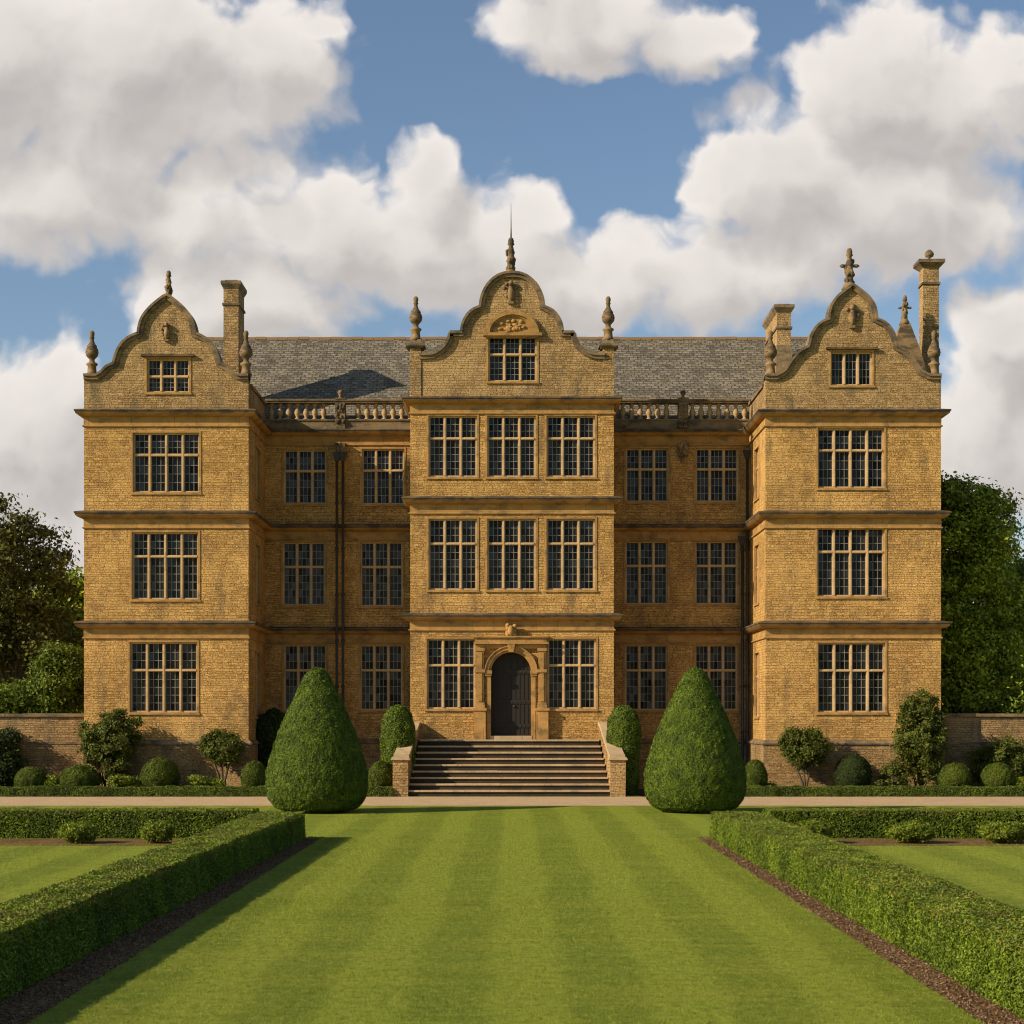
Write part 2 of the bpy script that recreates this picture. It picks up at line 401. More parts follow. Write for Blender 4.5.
def glass():
    t = NT('old_window_glass', .08, .28)
    n = t.noise(2.2, 2, .5); n2 = t.noise(.9, 2, .5, src=t.vec('ADD', t.obj, (3, 7, 1)))
    gg_ = t.N.new('ShaderNodeNewGeometry'); rp = gg_.outputs['Random Per Island']
    inside = t.mix(t.ramp(n2, .40, .62), (.004, .004, .004), (.022, .020, .016))
    inside = t.mix(t.ramp(rp, .6, 1.0, 0, .8), inside, (.035, .035, .032))
    t.set(t.b, 'Specular IOR Level', t.ramp(rp, 0, 1, .08, .28))
    t.b.inputs['IOR'].default_value = 1.5
    return t.out(inside, t.bump(n, .25, .01))
M['glass'] = glass()
def lattice_mat():
    t = NT('lead_came', .5, .4)
    return t.out(t.mix(t.noise(6, 3), (.12, .105, .08), (.30, .26, .19)))
M['lattice'] = lattice_mat()
def oak():
    t = NT('dark_oak', .6, .3)
    n = t.noise(3, 5, .6, src=t.scale(t.obj, (9, 9, .8)))
    return t.out(t.mix(n, (.010, .009, .006), (.035, .028, .018)), t.bump(n, .4, .01))
M['oak'] = oak()

def leaf_mat(name, dark, light, tint=None, tint_amt=0., top_z=None, nscale=1.6, trans=.25, rough=.55):
    t = NT(name, rough, .25)
    g = t.N.new('ShaderNodeNewGeometry'); rnd = g.outputs['Random Per Island']
    col = t.mix(rnd, dark, light)
    n = t.noise(nscale, 4, .6)
    col = t.mix(t.ramp(n, .35, .68, 0, .6), col, tuple(x*.55 for x in dark))
    if tint:
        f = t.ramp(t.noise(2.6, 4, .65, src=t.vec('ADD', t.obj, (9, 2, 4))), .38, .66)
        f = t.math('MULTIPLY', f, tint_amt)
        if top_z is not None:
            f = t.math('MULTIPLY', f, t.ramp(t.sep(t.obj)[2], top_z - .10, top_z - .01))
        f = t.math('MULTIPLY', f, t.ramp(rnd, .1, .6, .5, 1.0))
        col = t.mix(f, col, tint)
    t.out(col)
    if trans:
        tr = t.N.new('ShaderNodeBsdfTranslucent'); t.L.new(col, tr.inputs[0])
        mx = t.N.new('ShaderNodeMixShader'); mx.inputs[0].default_value = trans
        t.L.new(t.b.outputs[0], mx.inputs[1]); t.L.new(tr.outputs[0], mx.inputs[2])
        t.L.new(mx.outputs[0], t.N['Material Output'].inputs[0])
    return t.m
M['yew'] = leaf_mat('yew_leaf', (0.041, 0.076, 0.005), (0.209, 0.270, 0.013), (.10, .085, .03), .0, nscale=3.5, trans=.07)
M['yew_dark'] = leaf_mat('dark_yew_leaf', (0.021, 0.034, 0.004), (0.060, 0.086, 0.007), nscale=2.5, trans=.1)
M['box'] = leaf_mat('box_leaf', (0.050, 0.077, 0.005), (0.189, 0.225, 0.013), nscale=3, trans=.2)
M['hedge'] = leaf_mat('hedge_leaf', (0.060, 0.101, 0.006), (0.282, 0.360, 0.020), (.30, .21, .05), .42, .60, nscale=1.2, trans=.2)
M['border'] = leaf_mat('border_hedge_leaf', (0.072, 0.110, 0.011), (0.228, 0.284, 0.029), nscale=1.2, trans=.2)
M['shrub'] = leaf_mat('shrub_leaf', (0.074, 0.113, 0.008), (0.349, 0.391, 0.023), nscale=2.0, trans=.3)
M['climber'] = leaf_mat('climber_leaf', (0.054, 0.079, 0.009), (0.220, 0.259, 0.029), (.12, .06, .02), .35, nscale=2.0, trans=.3)
M['tree'] = leaf_mat('tree_leaf', (0.103, 0.161, 0.012), (0.501, 0.530, 0.029), nscale=.5, trans=.12)
M['tree_brown'] = leaf_mat('autumn_tree_leaf', (0.061, 0.082, 0.013), (0.225, 0.228, 0.031), (.09, .045, .015), .5, nscale=.5, trans=.25)
M['tree_light'] = leaf_mat('fresh_bush_leaf', (0.066, 0.106, 0.009), (0.248, 0.297, 0.023), nscale=.7, trans=.3)
M['core'] = NT('inner_twigs', .95, .1).out((.012, .018, .006))
def bark():
    t = NT('bark', .95, .1); n = t.noise(5, 5, .7, src=t.scale(t.obj, (3, 3, .7)))
    return t.out(t.mix(n, (.05, .035, .02), (.17, .12, .075)), t.bump(n, .8, .03))
M['bark'] = bark()

def lawn_color(t):
    o = t.sep(t.obj)
    wob = t.math('MULTIPLY_ADD', t.noise(.35, 3, .5), .5, o[0])
    s = t.math('SINE', t.math('MULTIPLY', wob, math.pi / .80))
    f = t.ramp(s, -.5, .5)
    a = t.mix(f, (.170, .212, .012), (.285, .325, .026))
    a = t.mix(t.ramp(t.noise(.7, 5, .6, src=t.scale(t.obj, (.7, 1.4, 1))), .42, .66, 0, .4), a, (.345, .33, .035))
    a = t.mix(t.ramp(t.noise(3.3, 5, .7, src=t.scale(t.obj, (.6, 1.2, 1))), .48, .7, 0, .35), a, (.10, .15, .008))
    c = t.noise(1.0, 4, .6, src=t.scale(t.obj, (.12, 1.9, 1)))
    a = t.mix(t.ramp(c, .42, .66, 0, .35), a, (.33, .345, .042))
    c2 = t.noise(1.0, 4, .7, src=t.scale(t.obj, (.6, 8, 1)))
    a = t.mix(t.ramp(c2, .45, .7, 0, .4), a, (.10, .15, .008))
    g1 = t.noise(9, 5, .8, src=t.scale(t.obj, (1, .6, 1)))
    a = t.mix(t.ramp(g1, .50, .62, 0, .6), a, (.085, .125, .006)); a = t.mix(t.ramp(g1, .48, .36, 0, .5), a, (.40, .42, .07))
    return a
def lawn():
    t = NT('lawn_turf', .85, .15); a = lawn_color(t)
    f = t.noise(60, 4, .75); f2 = t.noise(14, 4, .7)
    a = t.mix(t.ramp(f, .35, .7, 0, .5), a, (.11, .155, .010))
    a = t.mix(t.ramp(f2, .5, .75, 0, .4), a, (.33, .33, .06))
    return t.out(a, t.bump(t.math('ADD', f, f2), .9, .03))
M['lawn'] = lawn()
def blade():
    t = NT('grass_blade', .6, .25)
    g = t.N.new('ShaderNodeNewGeometry'); rnd = g.outputs['Random Per Island']
    a = lawn_color(t); a = t.mix(t.ramp(rnd, 0, 1, 0, .6), a, (.38, .40, .06)); t.out(a)
    tr = t.N.new('ShaderNodeBsdfTranslucent'); t.L.new(a, tr.inputs[0])
    mx = t.N.new('ShaderNodeMixShader'); mx.inputs[0].default_value = .3
    t.L.new(t.b.outputs[0], mx.inputs[1]); t.L.new(tr.outputs[0], mx.inputs[2]); t.L.new(mx.outputs[0], t.N['Material Output'].inputs[0])
    return t.m
M['blade'] = blade()
def soil(name, a, b, c, sc=18, bd=.05):
    t = NT(name, .95, .1)
    v = t.N.new('ShaderNodeTexVoronoi'); v.inputs['Scale'].default_value = sc*1.6; t.L.new(t.obj, v.inputs['Vector'])
    n = t.noise(sc, 5, .7); n2 = t.noise(1.2, 4, .6)
    col = t.mix(n, a, b); col = t.mix(t.ramp(t.sep(v.outputs['Color'])[0], .6, 1.0, 0, .7), col, c)
    col = t.mix(t.ramp(n2, .4, .7, 0, .4), col, a)
    return t.out(col, t.bump(t.math('ADD', n, v.outputs['Distance']), 1.0, bd))
M['mulch'] = soil('bark_mulch', (.075, .036, .010), (.26, .14, .05), (.42, .27, .14), 18, .03)
M['gravel'] = soil('path_gravel', (.42, .27, .135), (.66, .46, .26), (.80, .62, .40), 24, .02)
M['bed'] = soil('bed_soil', (.03, .02, .012), (.10, .065, .035), (.14, .10, .06), 9)

# ------------------------------------------------------------------ ground
def sheet(name, x0, x1, y0, y1, z, mat, nx=1, ny=1):
    mb = MB(); mb.add([(x0, y0, z), (x1, y0, z), (x1, y1, z), (x0, y1, z)], [(0, 1, 2, 3)])
    return tag(mb.build(name, mat), kind='structure')
sheet('lawn', -900, 900, -300, 1500, 0, M['lawn'])
sheet('gravel_path', -80, 80, -9.3, -2.75, .004, M['gravel'])
sheet('flower_bed', -80, -4.6, -2.75, 4.7, .006, M['bed'])
sheet('flower_bed', 4.6, 80, -2.75, 4.7, .006, M['bed'])
sheet('mulch_strip', 4.33, 4.95, -62, -25.0, .004, M['mulch'])
sheet('mulch_strip', -5.2, -4.45, -62, -25.0, .004, M['mulch'])
sheet('mulch_strip', 6.0, 40, -27.3, -25.1, .004, M['mulch'])
sheet('mulch_strip', -40, -6.1, -27.3, -25.1, .004, M['mulch'])

# ------------------------------------------------------------------ the manor house
house = tag(empty('manor_house'), 'three-storey golden stone manor house with curved gables, mullioned windows and balustrades', 'house')
WIN = {}
def window_proto(w, h, lights, trans, rt, rb, hood, jamb=.07):
    key = (round(w, 3), round(h, 3), lights, trans, rt, rb, hood)
    if key in WIN: return WIN[key]
    fr = MB(); s = .06; a = .012
    fr.box(-w/2-s, -w/2+a, -.022, .05, -s*.8, h+s, 1); fr.box(w/2-a, w/2+s, -.022, .05, -s*.8, h+s, 1)
    fr.box(-w/2+a, w/2-a, -.022, .05, h-a, h+s, 1); fr.box(-w/2+a, w/2-a, -.022, .05, -s*.8, a, 1)
    fr.box(-w/2-s-.02, w/2+s+.02, -.055, -.022, -s*.8-.03, -s*.8+.03, 1)
    # jambs, mullions, transom
    y0, y1 = .09, .24
    fr.box(-w/2, -w/2+jamb, y0, y1, 0, h); fr.box(w/2-jamb, w/2, y0, y1, 0, h)
    fr.box(-w/2+jamb, w/2-jamb, y0, y1, h-jamb, h); fr.box(-w/2+jamb, w/2-jamb, y0, y1, 0, jamb)
    lw = (w - 2*jamb - (lights-1)*.10) / lights
    for i in range(1, lights):
        xc = -w/2 + jamb + i*lw + (i-.5)*.10
        fr.box(xc-.05, xc+.05, y0-.02, y1, jamb, h-jamb)
        fr.box(xc-.025, xc+.025, y0-.045, y0-.02, jamb, h-jamb)
    zt = None
    if trans:
        zt = h * (1 - trans); fr.box(-w/2+jamb, w/2-jamb, y0-.01, y1-.003, zt-.05, zt+.05)
        fr.box(-w/2+jamb, w/2-jamb, y0-.035, y0-.01, zt-.03, zt+.03)
    if hood:
        fr.box(-w/2-s-.12, w/2+s+.12, -.14, .05, h+s+.002, h+s+.075, 2)
    g = MB(); la = MB()
    for i in range(lights):
        xa = -w/2 + jamb + i*(lw+.10); xb = xa + lw
        bands = [(jamb, (zt-.05) if zt else h-jamb, rb)]
        if zt: bands.append((zt+.05, h-jamb, rt))
        for za, zb, rows in bands:
            for kx in range(3):
                for kz in range(rows):
                    x_a, x_b = xa + lw*kx/3, xa + lw*(kx+1)/3; z_a, z_b = za + (zb-za)*kz/rows, za + (zb-za)*(kz+1)/rows
                    tx, tz = random.gauss(0, .0016), random.gauss(0, .0022)
                    g.add([(x_a, .192+tx+tz, z_a), (x_b, .192-tx+tz, z_a), (x_b, .192-tx-tz, z_b), (x_a, .192+tx-tz, z_b)], [(0, 1, 2, 3)])
            g.box(xa-.01, xb+.01, .205, .21, za-.01, zb+.01)
            b = .011
            la.box(xa, xa+.02, .165, .18, za, zb); la.box(xb-.02, xb, .165, .18, za, zb)
            for k in (1, 2):
                xx = xa + lw*k/3; la.box(xx-b, xx+b, .168, .18, za, zb)
            for k in range(1, rows):
                zz = za + (zb-za)*k/rows; la.box(xa+.02, xb-.02, .166, .1795, zz-b, zz+b)
    WIN[key] = (fr.mesh('window', [M['frame'], M['trim'], M['corona']]), g.mesh('glass', M['glass']), la.mesh('lattice', M['lattice']))
    return WIN[key]
def put_window(O, d, s, zb, zt, w, lights=3, trans=.37, rt=3, rb=5, hood=False):
    fr, g, la = window_proto(w, zt - zb, lights, trans, rt, rb, hood)
    o = link('window', fr, house, (O[0]+d[0]*s, O[1]+d[1]*s, zb), math.atan2(d[1], d[0]))
    link('glass', g, o); link('lattice', la, o); return o
def wall(O, d, L, z0, z1, wins=(), mat='wall', holes=(), outline=None, depth=.30, name='wall'):
    hs = []
    for w in wins:
        s, zb, zt, ww = w[:4]; hs.append([(s-ww/2, zb), (s+ww/2, zb), (s+ww/2, zt), (s-ww/2, zt)])
        put_window(O, d, *w)
    hs += [list(h) for h in holes]
    mb = MB(); mb.prism(outline or [(0, z0), (L, z0), (L, z1), (0, z1)], 0, depth, hs)
    rz = math.atan2(d[1], d[0])
    # bake into house space so the walling pattern runs on
    c, s_ = math.cos(rz), math.sin(rz)
    mb.v = [(O[0]+x*c-y*s_, O[1]+x*s_+y*c, z) for x, y, z in mb.v]
    return mb.build(name, M[mat], house)

YW, YR, YC = 0.0, 4.6, 1.0
LWx0, LWx1 = X(84), X(248.5); RWx0, RWx1 = X(765.5), X(941)
CX0, CX1 = -3.83, 3.83
ZTOP, ZC2, ZC1 = 14.20, 10.43, 6.35           # cornice tops on wings and recesses
CT, C2_, C1_ = 14.84, 11.08, 6.69             # on the centre bay
BACK = 13.0
def wpx(a, b, r0, r1, Y, x0, lights=3, trans=.37, rt=3, rb=5, hood=False, w=None, z=None):
    xc = X((a+b)/2, Y) - x0; ww = w or (b-a)*(Y+D)/F + .12
    return (xc, Z(r1, Y) - .06, Z(r0, Y) + .06, ww, lights, trans, rt, rb, hood)
# wings
for (x0, x1, spec, gspec) in (
    (LWx0, LWx1, [(134, 198, 434, 491), (133, 197, 533.5, 598), (131, 196, 643.5, 711)], (148, 188, 360, 391, .5, 2, 3)),
    (RWx0, RWx1, [(819, 883, 429.5, 486.5), (818.5, 883.5, 528, 595), (819, 884, 644, 711)], (832, 871, 353, 384, None, 0, 4))):
    wins = [wpx(*spec[0], 0, x0, 4, .37, 3, 4), wpx(*spec[1], 0, x0, 4, .36, 3, 5), wpx(*spec[2], 0, x0, 4, .40, 3, 5)]
    wall((x0, 0), (1, 0), x1-x0, 0, ZTOP+.02, wins, 'wall')
    # inner and outer return walls
    zr = [(ZTOP-3.0, ZTOP-1.05), (ZC2-3.25, ZC2-1.0), (1.9+.95, ZC1-1.05)]
    sw = [(2.35, a, b, 1.25, 2, .37, 3, 5, False) for a, b in zr]
    if x0 < 0:
        wall((x1, .3), (0, 1), YR-.3, 0, ZTOP+.02, [(s-.3,)+t for s, *t in [(q[0],)+q[1:] for q in sw]] if False else [(q[0]-.3,)+q[1:] for q in sw], 'wall')
        wall((x0, BACK), (0, -1), BACK-.3, 0, ZTOP+.02, [(BACK-2.8,)+q[1:] for q in sw] + [(BACK-7.5,)+q[1:] for q in sw], 'wall')
    else:
        wall((x0, YR), (0, -1), YR-.3, 0, ZTOP+.02, [(YR-q[0],)+q[1:] for q in sw], 'wall')
        wall((x1, .3), (0, 1), BACK-.3, 0, ZTOP+.02, [(2.5,)+q[1:] for q in sw] + [(7.2,)+q[1:] for q in sw], 'wall')
    wall((x1, BACK), (-1, 0), x1-x0, 0, ZTOP+.02, [], 'wall')
# recess walls
RECL = [[(285, 325, 451, 502.5), (363, 403, 450, 503)], [(283.5, 324, 543.5, 604), (361, 402, 543, 605)], [(284, 326, 646, 709), (360.5, 402, 646, 709)]]
RECR = [[(627, 667, 449.5, 500.5), (697, 737, 449.5, 500.5)], [(626, 667, 542.5, 603), (697, 736, 542.5, 603)], [(625.5, 667, 646, 709), (695.5, 737, 646, 709)]]
for x0, x1, rec in ((LWx1, CX0, RECL), (CX1, RWx0, RECR)):
    wins = []
    for i, row in enumerate(rec):
        for a, b, r0, r1 in row: wins.append(wpx(a, b, r0, r1, YR, x0, 3, .39, 3, 4 if i == 0 else 5, w=1.71))
    wall((x0, YR), (1, 0), x1-x0, 0, ZTOP+.02, wins, 'wall')
# centre bay
cw = []
for a, b in ((429.5, 476), (488.5, 534.5), (547.5, 594)):
    cw.append(wpx(a, b, 417, 475.5, YC, CX0, 3, .37, 3, 5, w=1.85)); cw.append(wpx(a, b, 520, 588.5, YC, CX0, 3, .35, 3, 6, w=1.85))
for a, b in ((427.5, 474.5), (548.5, 595)): cw.append(wpx(a, b, 640, 707.5, YC, CX0, 3, .38, 3, 5, w=1.85))
dx, dzb, dzt = X(511, YC), Z(735.5, YC), Z(652, YC); dr = .765
arch = [(dx-dr-CX0, 1.6), (dx+dr-CX0, 1.6)] + [(dx-CX0+dr*math.cos(t), dzt-dr+dr*math.sin(t)) for t in np.linspace(0, math.pi, 19)]
wall((CX0, YC), (1, 0), CX1-CX0, 0, CT+.02, cw, 'wall', holes=[arch], depth=.45)
wall((CX0, YR+.3), (0, -1), YR+.3-YC-.45, 0, CT+.02, [], 'wall'); wall((CX1, YC+.45), (0, 1), YR+.3-YC-.45, 0, CT+.02, [], 'wall')
wall((RWx0, BACK-.3), (-1, 0), RWx0-LWx1, 0, ZTOP, [], 'wall')

# cornices and plinth
def corn(zt, sc=1.0):
    pr = [(-.02, .07), (.31, .0), (.31, -.05), (.28, -.08), (.27, -.13), (.18, -.20), (.10, -.23), (.012, -.24), (.012, -.54), (.06, -.56), (.06, -.60), (.02, -.62), (-.02, -.65)]
    return [(o, zt+z) for o, z in pr]
CM = [0, 0, 0, 0, 1, 1, 1, 1, 1, 1, 1, 1]  # dark stone: weathered lip, carried lower as a painted shadow line
pathL = [(LWx0, BACK), (LWx0, 0), (LWx1, 0), (LWx1, YR), (CX0+.1, YR)]
pathR = [(CX1-.1, YR), (RWx0, YR), (RWx0, 0), (RWx1, 0), (RWx1, BACK)]
pathC = [(CX0, YR+.2), (CX0, YC), (CX1, YC), (CX1, YR+.2)]
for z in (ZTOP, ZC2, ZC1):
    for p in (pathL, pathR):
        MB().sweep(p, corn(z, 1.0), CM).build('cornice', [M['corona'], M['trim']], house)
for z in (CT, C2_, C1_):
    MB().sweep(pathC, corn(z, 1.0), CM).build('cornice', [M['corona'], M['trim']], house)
PL = [(-.02, 1.98), (.04, 1.97), (.14, 1.88), (.14, 1.82), (.09, 1.78), (.09, -.05)]
for p in (pathL, pathR):
    MB().sweep(p, PL, [1, 1, 1, 1, 0]).build('plinth', [M['plinth'], M['coping']], house)
for p in ([(CX0, YR), (CX0, YC), (CX0+.5, YC)], [(CX1-.5, YC), (CX1, YC), (CX1, YR)]):
    MB().sweep(p, PL, [1, 1, 1, 1, 0]).build('plinth', [M['plinth'], M['coping']], house)

# gables
def smooth_curve(pts, n=4):
    """Catmull-Rom inside runs split at cusps (None marks a cusp)"""
    runs = [[]]
    for p in pts:
        if p is None: runs.append([runs[-1][-1]])
        else: runs[-1].append(p)
    out = []
    for r in runs:
        if len(r) < 3: out += r; continue
        q = [r[0]] + r + [r[-1]]
        for i in range(1, len(q)-2):
            for k in range(n):
                t = k/n; a, b, c, d = [np.array(q[i+j], float) for j in (-1, 0, 1, 2)]
                out.append(tuple(.5*((2*b)+(-a+c)*t+(2*a-5*b+4*c-d)*t*t+(-a+3*b-3*c+d)*t**3)))
        out.append(tuple(r[-1]))
    res = [out[0]]
    for p in out[1:]:
        if abs(p[0]-res[-1][0]) + abs(p[1]-res[-1][1]) > 1e-4: res.append(p)
    return res
def gable(cpx, half, Y, x0, x1, zb, win, thick=.45, mat='wall_top'):
    cx = X(cpx, Y); sc = (Y+D)/F
    right = smooth_curve(half)
    pr = [(cx + o*sc, Z(r, Y)) for o, r in right]; pl = [(cx - o*sc, Z(r, Y)) for o, r in right][::-1]
    pr[-1] = (x1, pr[-1][1]); pl[0] = (x0, pl[0][1])
    top = pl + (pr[1:] if abs(right[0][0]) < 1e-6 else pr)
    poly = [(x1, zb), ] + top[::-1] + [(x0, zb)]
    poly = [(x0, zb), (x1, zb)] + top[::-1]
    a, b, r0, r1, tr, rt, rb = win[:7]
    hood = win[7] if len(win) > 7 else True
    w = wpx(a, b, r0, r1, Y, 0, 3, tr, rt, rb, hood)
    put_window((0, Y), (1, 0), *w)
    hole = [(w[0]-w[3]/2, w[1]), (w[0]+w[3]/2, w[1]), (w[0]+w[3]/2, w[2]), (w[0]-w[3]/2, w[2])]
    mb = MB(); mb.prism(poly, Y, Y+thick, [hole]); g = mb.build('gable', M[mat], house)
    # coping ribbon
    T = np.array(top); n = len(T); Nn = np.zeros_like(T)
    for i in range(n):
        d = T[min(i+1, n-1)] - T[max(i-1, 0)]; d /= np.linalg.norm(d); Nn[i] = (-d[1], d[0])
    cp = MB()
    for (o0, o1, yf, yb) in ((-.10, .075, -.09, thick+.05), (.02, .11, -.15, thick+.1)):
        A = T + Nn*o0; B = T + Nn*o1; V = []; Fs = []
        for i in range(n):
            V += [(A[i][0], Y+yf, A[i][1]), (B[i][0], Y+yf, B[i][1]), (B[i][0], Y+yb, B[i][1]), (A[i][0], Y+yb, A[i][1])]
        for i in range(n-1):
            k = 4*i
            for j in range(4): Fs.append((k+j, k+(j+1) % 4, k+4+(j+1) % 4, k+4+j))
        Fs.append((0, 3, 2, 1)); k = 4*(n-1); Fs.append((k, k+1, k+2, k+3))
        cp.add(V, Fs)
    cp.build('coping', M['coping'], g)
    return g
HL = [(0, 297), (3.5, 299), (8, 302.5), (15, 308.5), (22, 317), (25.5, 325.5), (27, 335), None, (34, 337.5), (42, 343), (48, 352), (52, 365), None, (59, 368), (64, 373), (70, 377), None, (82, 377)]
HR = [(0, 287), (3.5, 289.5), (8, 293), (15, 299), (20.5, 308), (22.5, 320.5), None, (32, 325), (39, 334), (43, 348), None, (52, 353), (60, 362), (67, 372), (76, 377), None, (87.5, 377)]
HC = [(0, 274.5), (8, 275.3), (16, 279), (24, 287), (29, 298), (30.5, 308), None, (40, 312.5), (47, 322), (49.5, 334), None, (61.5, 334), None, (62, 339), (67, 348), (77, 355), (88, 356.5), None, (92, 356.5)]
gable(167, HL, 0, LWx0, LWx1, ZTOP+.02, (148, 188, 360, 391, .52, 2, 3))
gable(852.5, HR, 0, RWx0, RWx1, ZTOP+.02, (832, 871, 353, 384, None, 0, 4))
gg = gable(512, HC, YC, CX0+.35, CX1-.35, CT+.02, (489.5, 535.5, 337.5, 380, .40, 3, 4, False))
# arched tympanum over the centre gable window
wx = X(512.5, YC); wz = Z(334, YC)
mb = MB(); arc = [(wx + .98*math.cos(t), wz + .80*math.sin(t)) for t in np.linspace(0, math.pi, 25)]
mb.prism(arc, YC-.04, YC+.02, m=0)
for r0, r1, yf in ((.86, 1.0, -.16), (.78, .86, -.09), (1.0, 1.06, -.10)):
    V = []; Fs = []
    ts = np.linspace(0, math.pi, 29)
    for t in ts:
        for r, y in ((r0, yf), (r1, yf), (r1, 0), (r0, 0)): V.append((wx + r*math.cos(t), YC+y, wz + .82*r*math.sin(t)))
    for i in range(28):
        for j in range(4): Fs.append((4*i+j, 4*i+(j+1) % 4, 4*i+4+(j+1) % 4, 4*i+4+j))
    Fs.append((0, 3, 2, 1)); Fs.append((112, 113, 114, 115)); mb.add(V, Fs, 0)
mb.box(wx-1.10, wx+1.10, YC-.19, YC+.02, wz-.09, wz+.02); mb.box(wx-1.02, wx+1.02, YC-.12, YC+.02, wz-.16, wz-.09)
for k in range(26):
    t = random.uniform(.1, math.pi-.1); r = random.uniform(.08, .62)
    mb.blob((wx + r*math.cos(t), YC-.05, wz + .1 + .7*r*math.sin(t)), (random.uniform(.05, .12), .05, random.uniform(.04, .09)), m=0)
mb.build('window_pediment', M['trim'], house)
# carved motifs in the gable heads
def motif(cx, Y, z, k=1.0, n=16):
    mb = MB()
    mb.box(cx-.10*k, cx+.10*k, Y-.12, Y+.02, z-.50*k, z-.40*k)
    mb.blob((cx, Y-.08, z-.12*k), (.13*k, .10, .30*k)); mb.blob((cx, Y-.11, z+.27*k), (.09*k, .09, .11*k))
    for i in range(n):
        a = random.uniform(0, 2*math.pi); r = random.uniform(.15, .34)*k
        mb.blob((cx + r*math.cos(a)*.8, Y-.03, z + r*math.sin(a)*1.2 - .05), (.07*k, .05, .08*k), seg=6)
    return mb.build('carving', M['carved'], house)
motif(X(511, YC), YC, Z(291, YC), 1.0); motif(X(167), 0, Z(331), .8); motif(X(852), 0, Z(315), 1.0)

# finials
URN = [(.24, 0), (.24, .10), (.19, .14), (.17, .40), (.22, .44), (.24, .50), (.13, .56), (.10, .66), (.15, .72), (.24, .82), (.27, .95), (.245, 1.08), (.20, 1.14), (.21, 1.2), (.13, 1.30), (.085, 1.42), (.075, 1.5), (.11, 1.54), (.08, 1.60), (.10, 1.66), (.11, 1.74), (.06, 1.83), (.0, 1.85)]
urn_me = MB().lathe(URN, seg=12).mesh('finial', M['carved'])
def urn(x, Y, z, k=1.0): o = link('finial', urn_me, house, (x, Y, z)); o.scale = (k, k, k); return o
for px, Y in ((92, .22), (246, .22), (770.5, .22), (934, .22)): urn(X(px, Y), Y, Z(377.5, Y)+.05, .92)
for sx in (-1, 1):
    x = sx*(CX1-.2); mb = MB()
    mb.box(x-.21, x+.21, YC-.03, YC+.5, CT+.02, Z(348, YC)); p = mb.build('gable_pier', M['wall_top'], house)
    mb = MB(); zt = Z(348, YC)
    mb.box(x-.30, x+.30, YC-.12, YC+.58, zt, zt+.06); mb.box(x-.36, x+.36, YC-.17, YC+.63, zt+.06, zt+.14); mb.frustum(x, YC+.23, zt+.14, zt+.34, .24, .24, .20, .20); mb.build('pier_cap', M['coping'], p)
    urn(x, YC+.23, zt+.3, .92)
def apex(x, Y, z, k, arms=False, rod=False, h=1.0):
    mb = MB()
    P = [(.26, 0), (.20, .12), (.13, .22), (.12, .42), (.16, .50), (.13, .58), (.10, .70), (.13, .78), (.10, .86), (.07, 1.0), (.12, 1.05), (.09, 1.1), (.10, 1.16), (.07, 1.25), (0, 1.28)]
    mb.lathe([(r, q*h) for r, q in P], x, Y, z, 10, k=k)
    for i in range(14):
        a = random.uniform(0, 6.28); q = random.uniform(.2, .9)*h*k
        mb.blob((x+.12*k*math.cos(a), Y+.12*k*math.sin(a), z+q), (.06*k, .06*k, .08*k), seg=6)
    if arms:
        mb.blob((x-.22*k, Y, z+.72*h*k), (.10*k, .06*k, .06*k)); mb.blob((x+.22*k, Y, z+.72*h*k), (.10*k, .06*k, .06*k))
        mb.box(x-.22*k, x+.22*k, Y-.04*k, Y+.04*k, z+.68*h*k, z+.76*h*k)
    o = mb.build('finial', M['carved'], house)
    if rod:
        r = MB(); r.lathe([(.035, 0), (.022, .5), (.008, 1.35), (0, 1.4)], x, Y, z+1.2*h*k, 6); r.build('lightning_rod', M['lead'], o)
apex(X(167.5), .22, Z(300), .9, h=1.0); apex(X(850.5), .22, Z(288), 1.15, arms=True, h=1.05); apex(X(511, YC), YC+.22, Z(275, YC), 1.15, rod=True, h=1.0)

# roofs
zr = Z(338.5, 10.2); ze = 14.75; y0 = 5.15; yr = 10.2
rm = MB(); x0, x1 = LWx0+2.2, RWx1-2.2
rm.add([(x0, y0, ze), (x1, y0, ze), (x1, yr, zr), (x0, yr, zr)], [(0, 1, 2, 3)])
rm.add([(x0, 2*yr-y0, ze), (x1, 2*yr-y0, ze), (x1, yr, zr), (x0, yr, zr)], [(3, 2, 1, 0)])
rm.add([(x0, y0, ze), (x0, 2*yr-y0, ze), (x0, yr, zr)], [(0, 2, 1)]); rm.add([(x1, y0, ze), (x1, 2*yr-y0, ze), (x1, yr, zr)], [(0, 1, 2)])
roof = rm.build('roof', M['slate'], house)
rt = MB()
n = 60
for i in range(n):
    a = x0 + (x1-x0)*i/n; b = x0 + (x1-x0)*(i+1)/n - .015; dz = random.uniform(-.012, .012)
    rt.prism([(a, zr-.08+dz), (b, zr-.08+dz), (b, zr+.04+dz), (a, zr+.04+dz)], yr-.13, yr+.13)
rt.build('ridge_tiles', M['ridge'], roof)
def wing_roof(cx, hw, zpk, yb):
    m = MB(); z0 = 14.5
    m.add([(cx-hw, .45, z0), (cx, .45, zpk), (cx, yb, zpk), (cx-hw, yb, z0)], [(0, 1, 2, 3)]); m.add([(cx+hw, .45, z0), (cx, .45, zpk), (cx, yb, zpk), (cx+hw, yb, z0)], [(3, 2, 1, 0)])
    m.add([(cx-hw, yb, z0), (cx+hw, yb, z0), (cx, yb, zpk)], [(0, 1, 2)]); m.build('roof', M['slate'], house)
wing_roof((LWx0+LWx1)/2, 2.8, 15.9, BACK-.5); wing_roof((RWx0+RWx1)/2, 2.9, 16.2, BACK-.5)
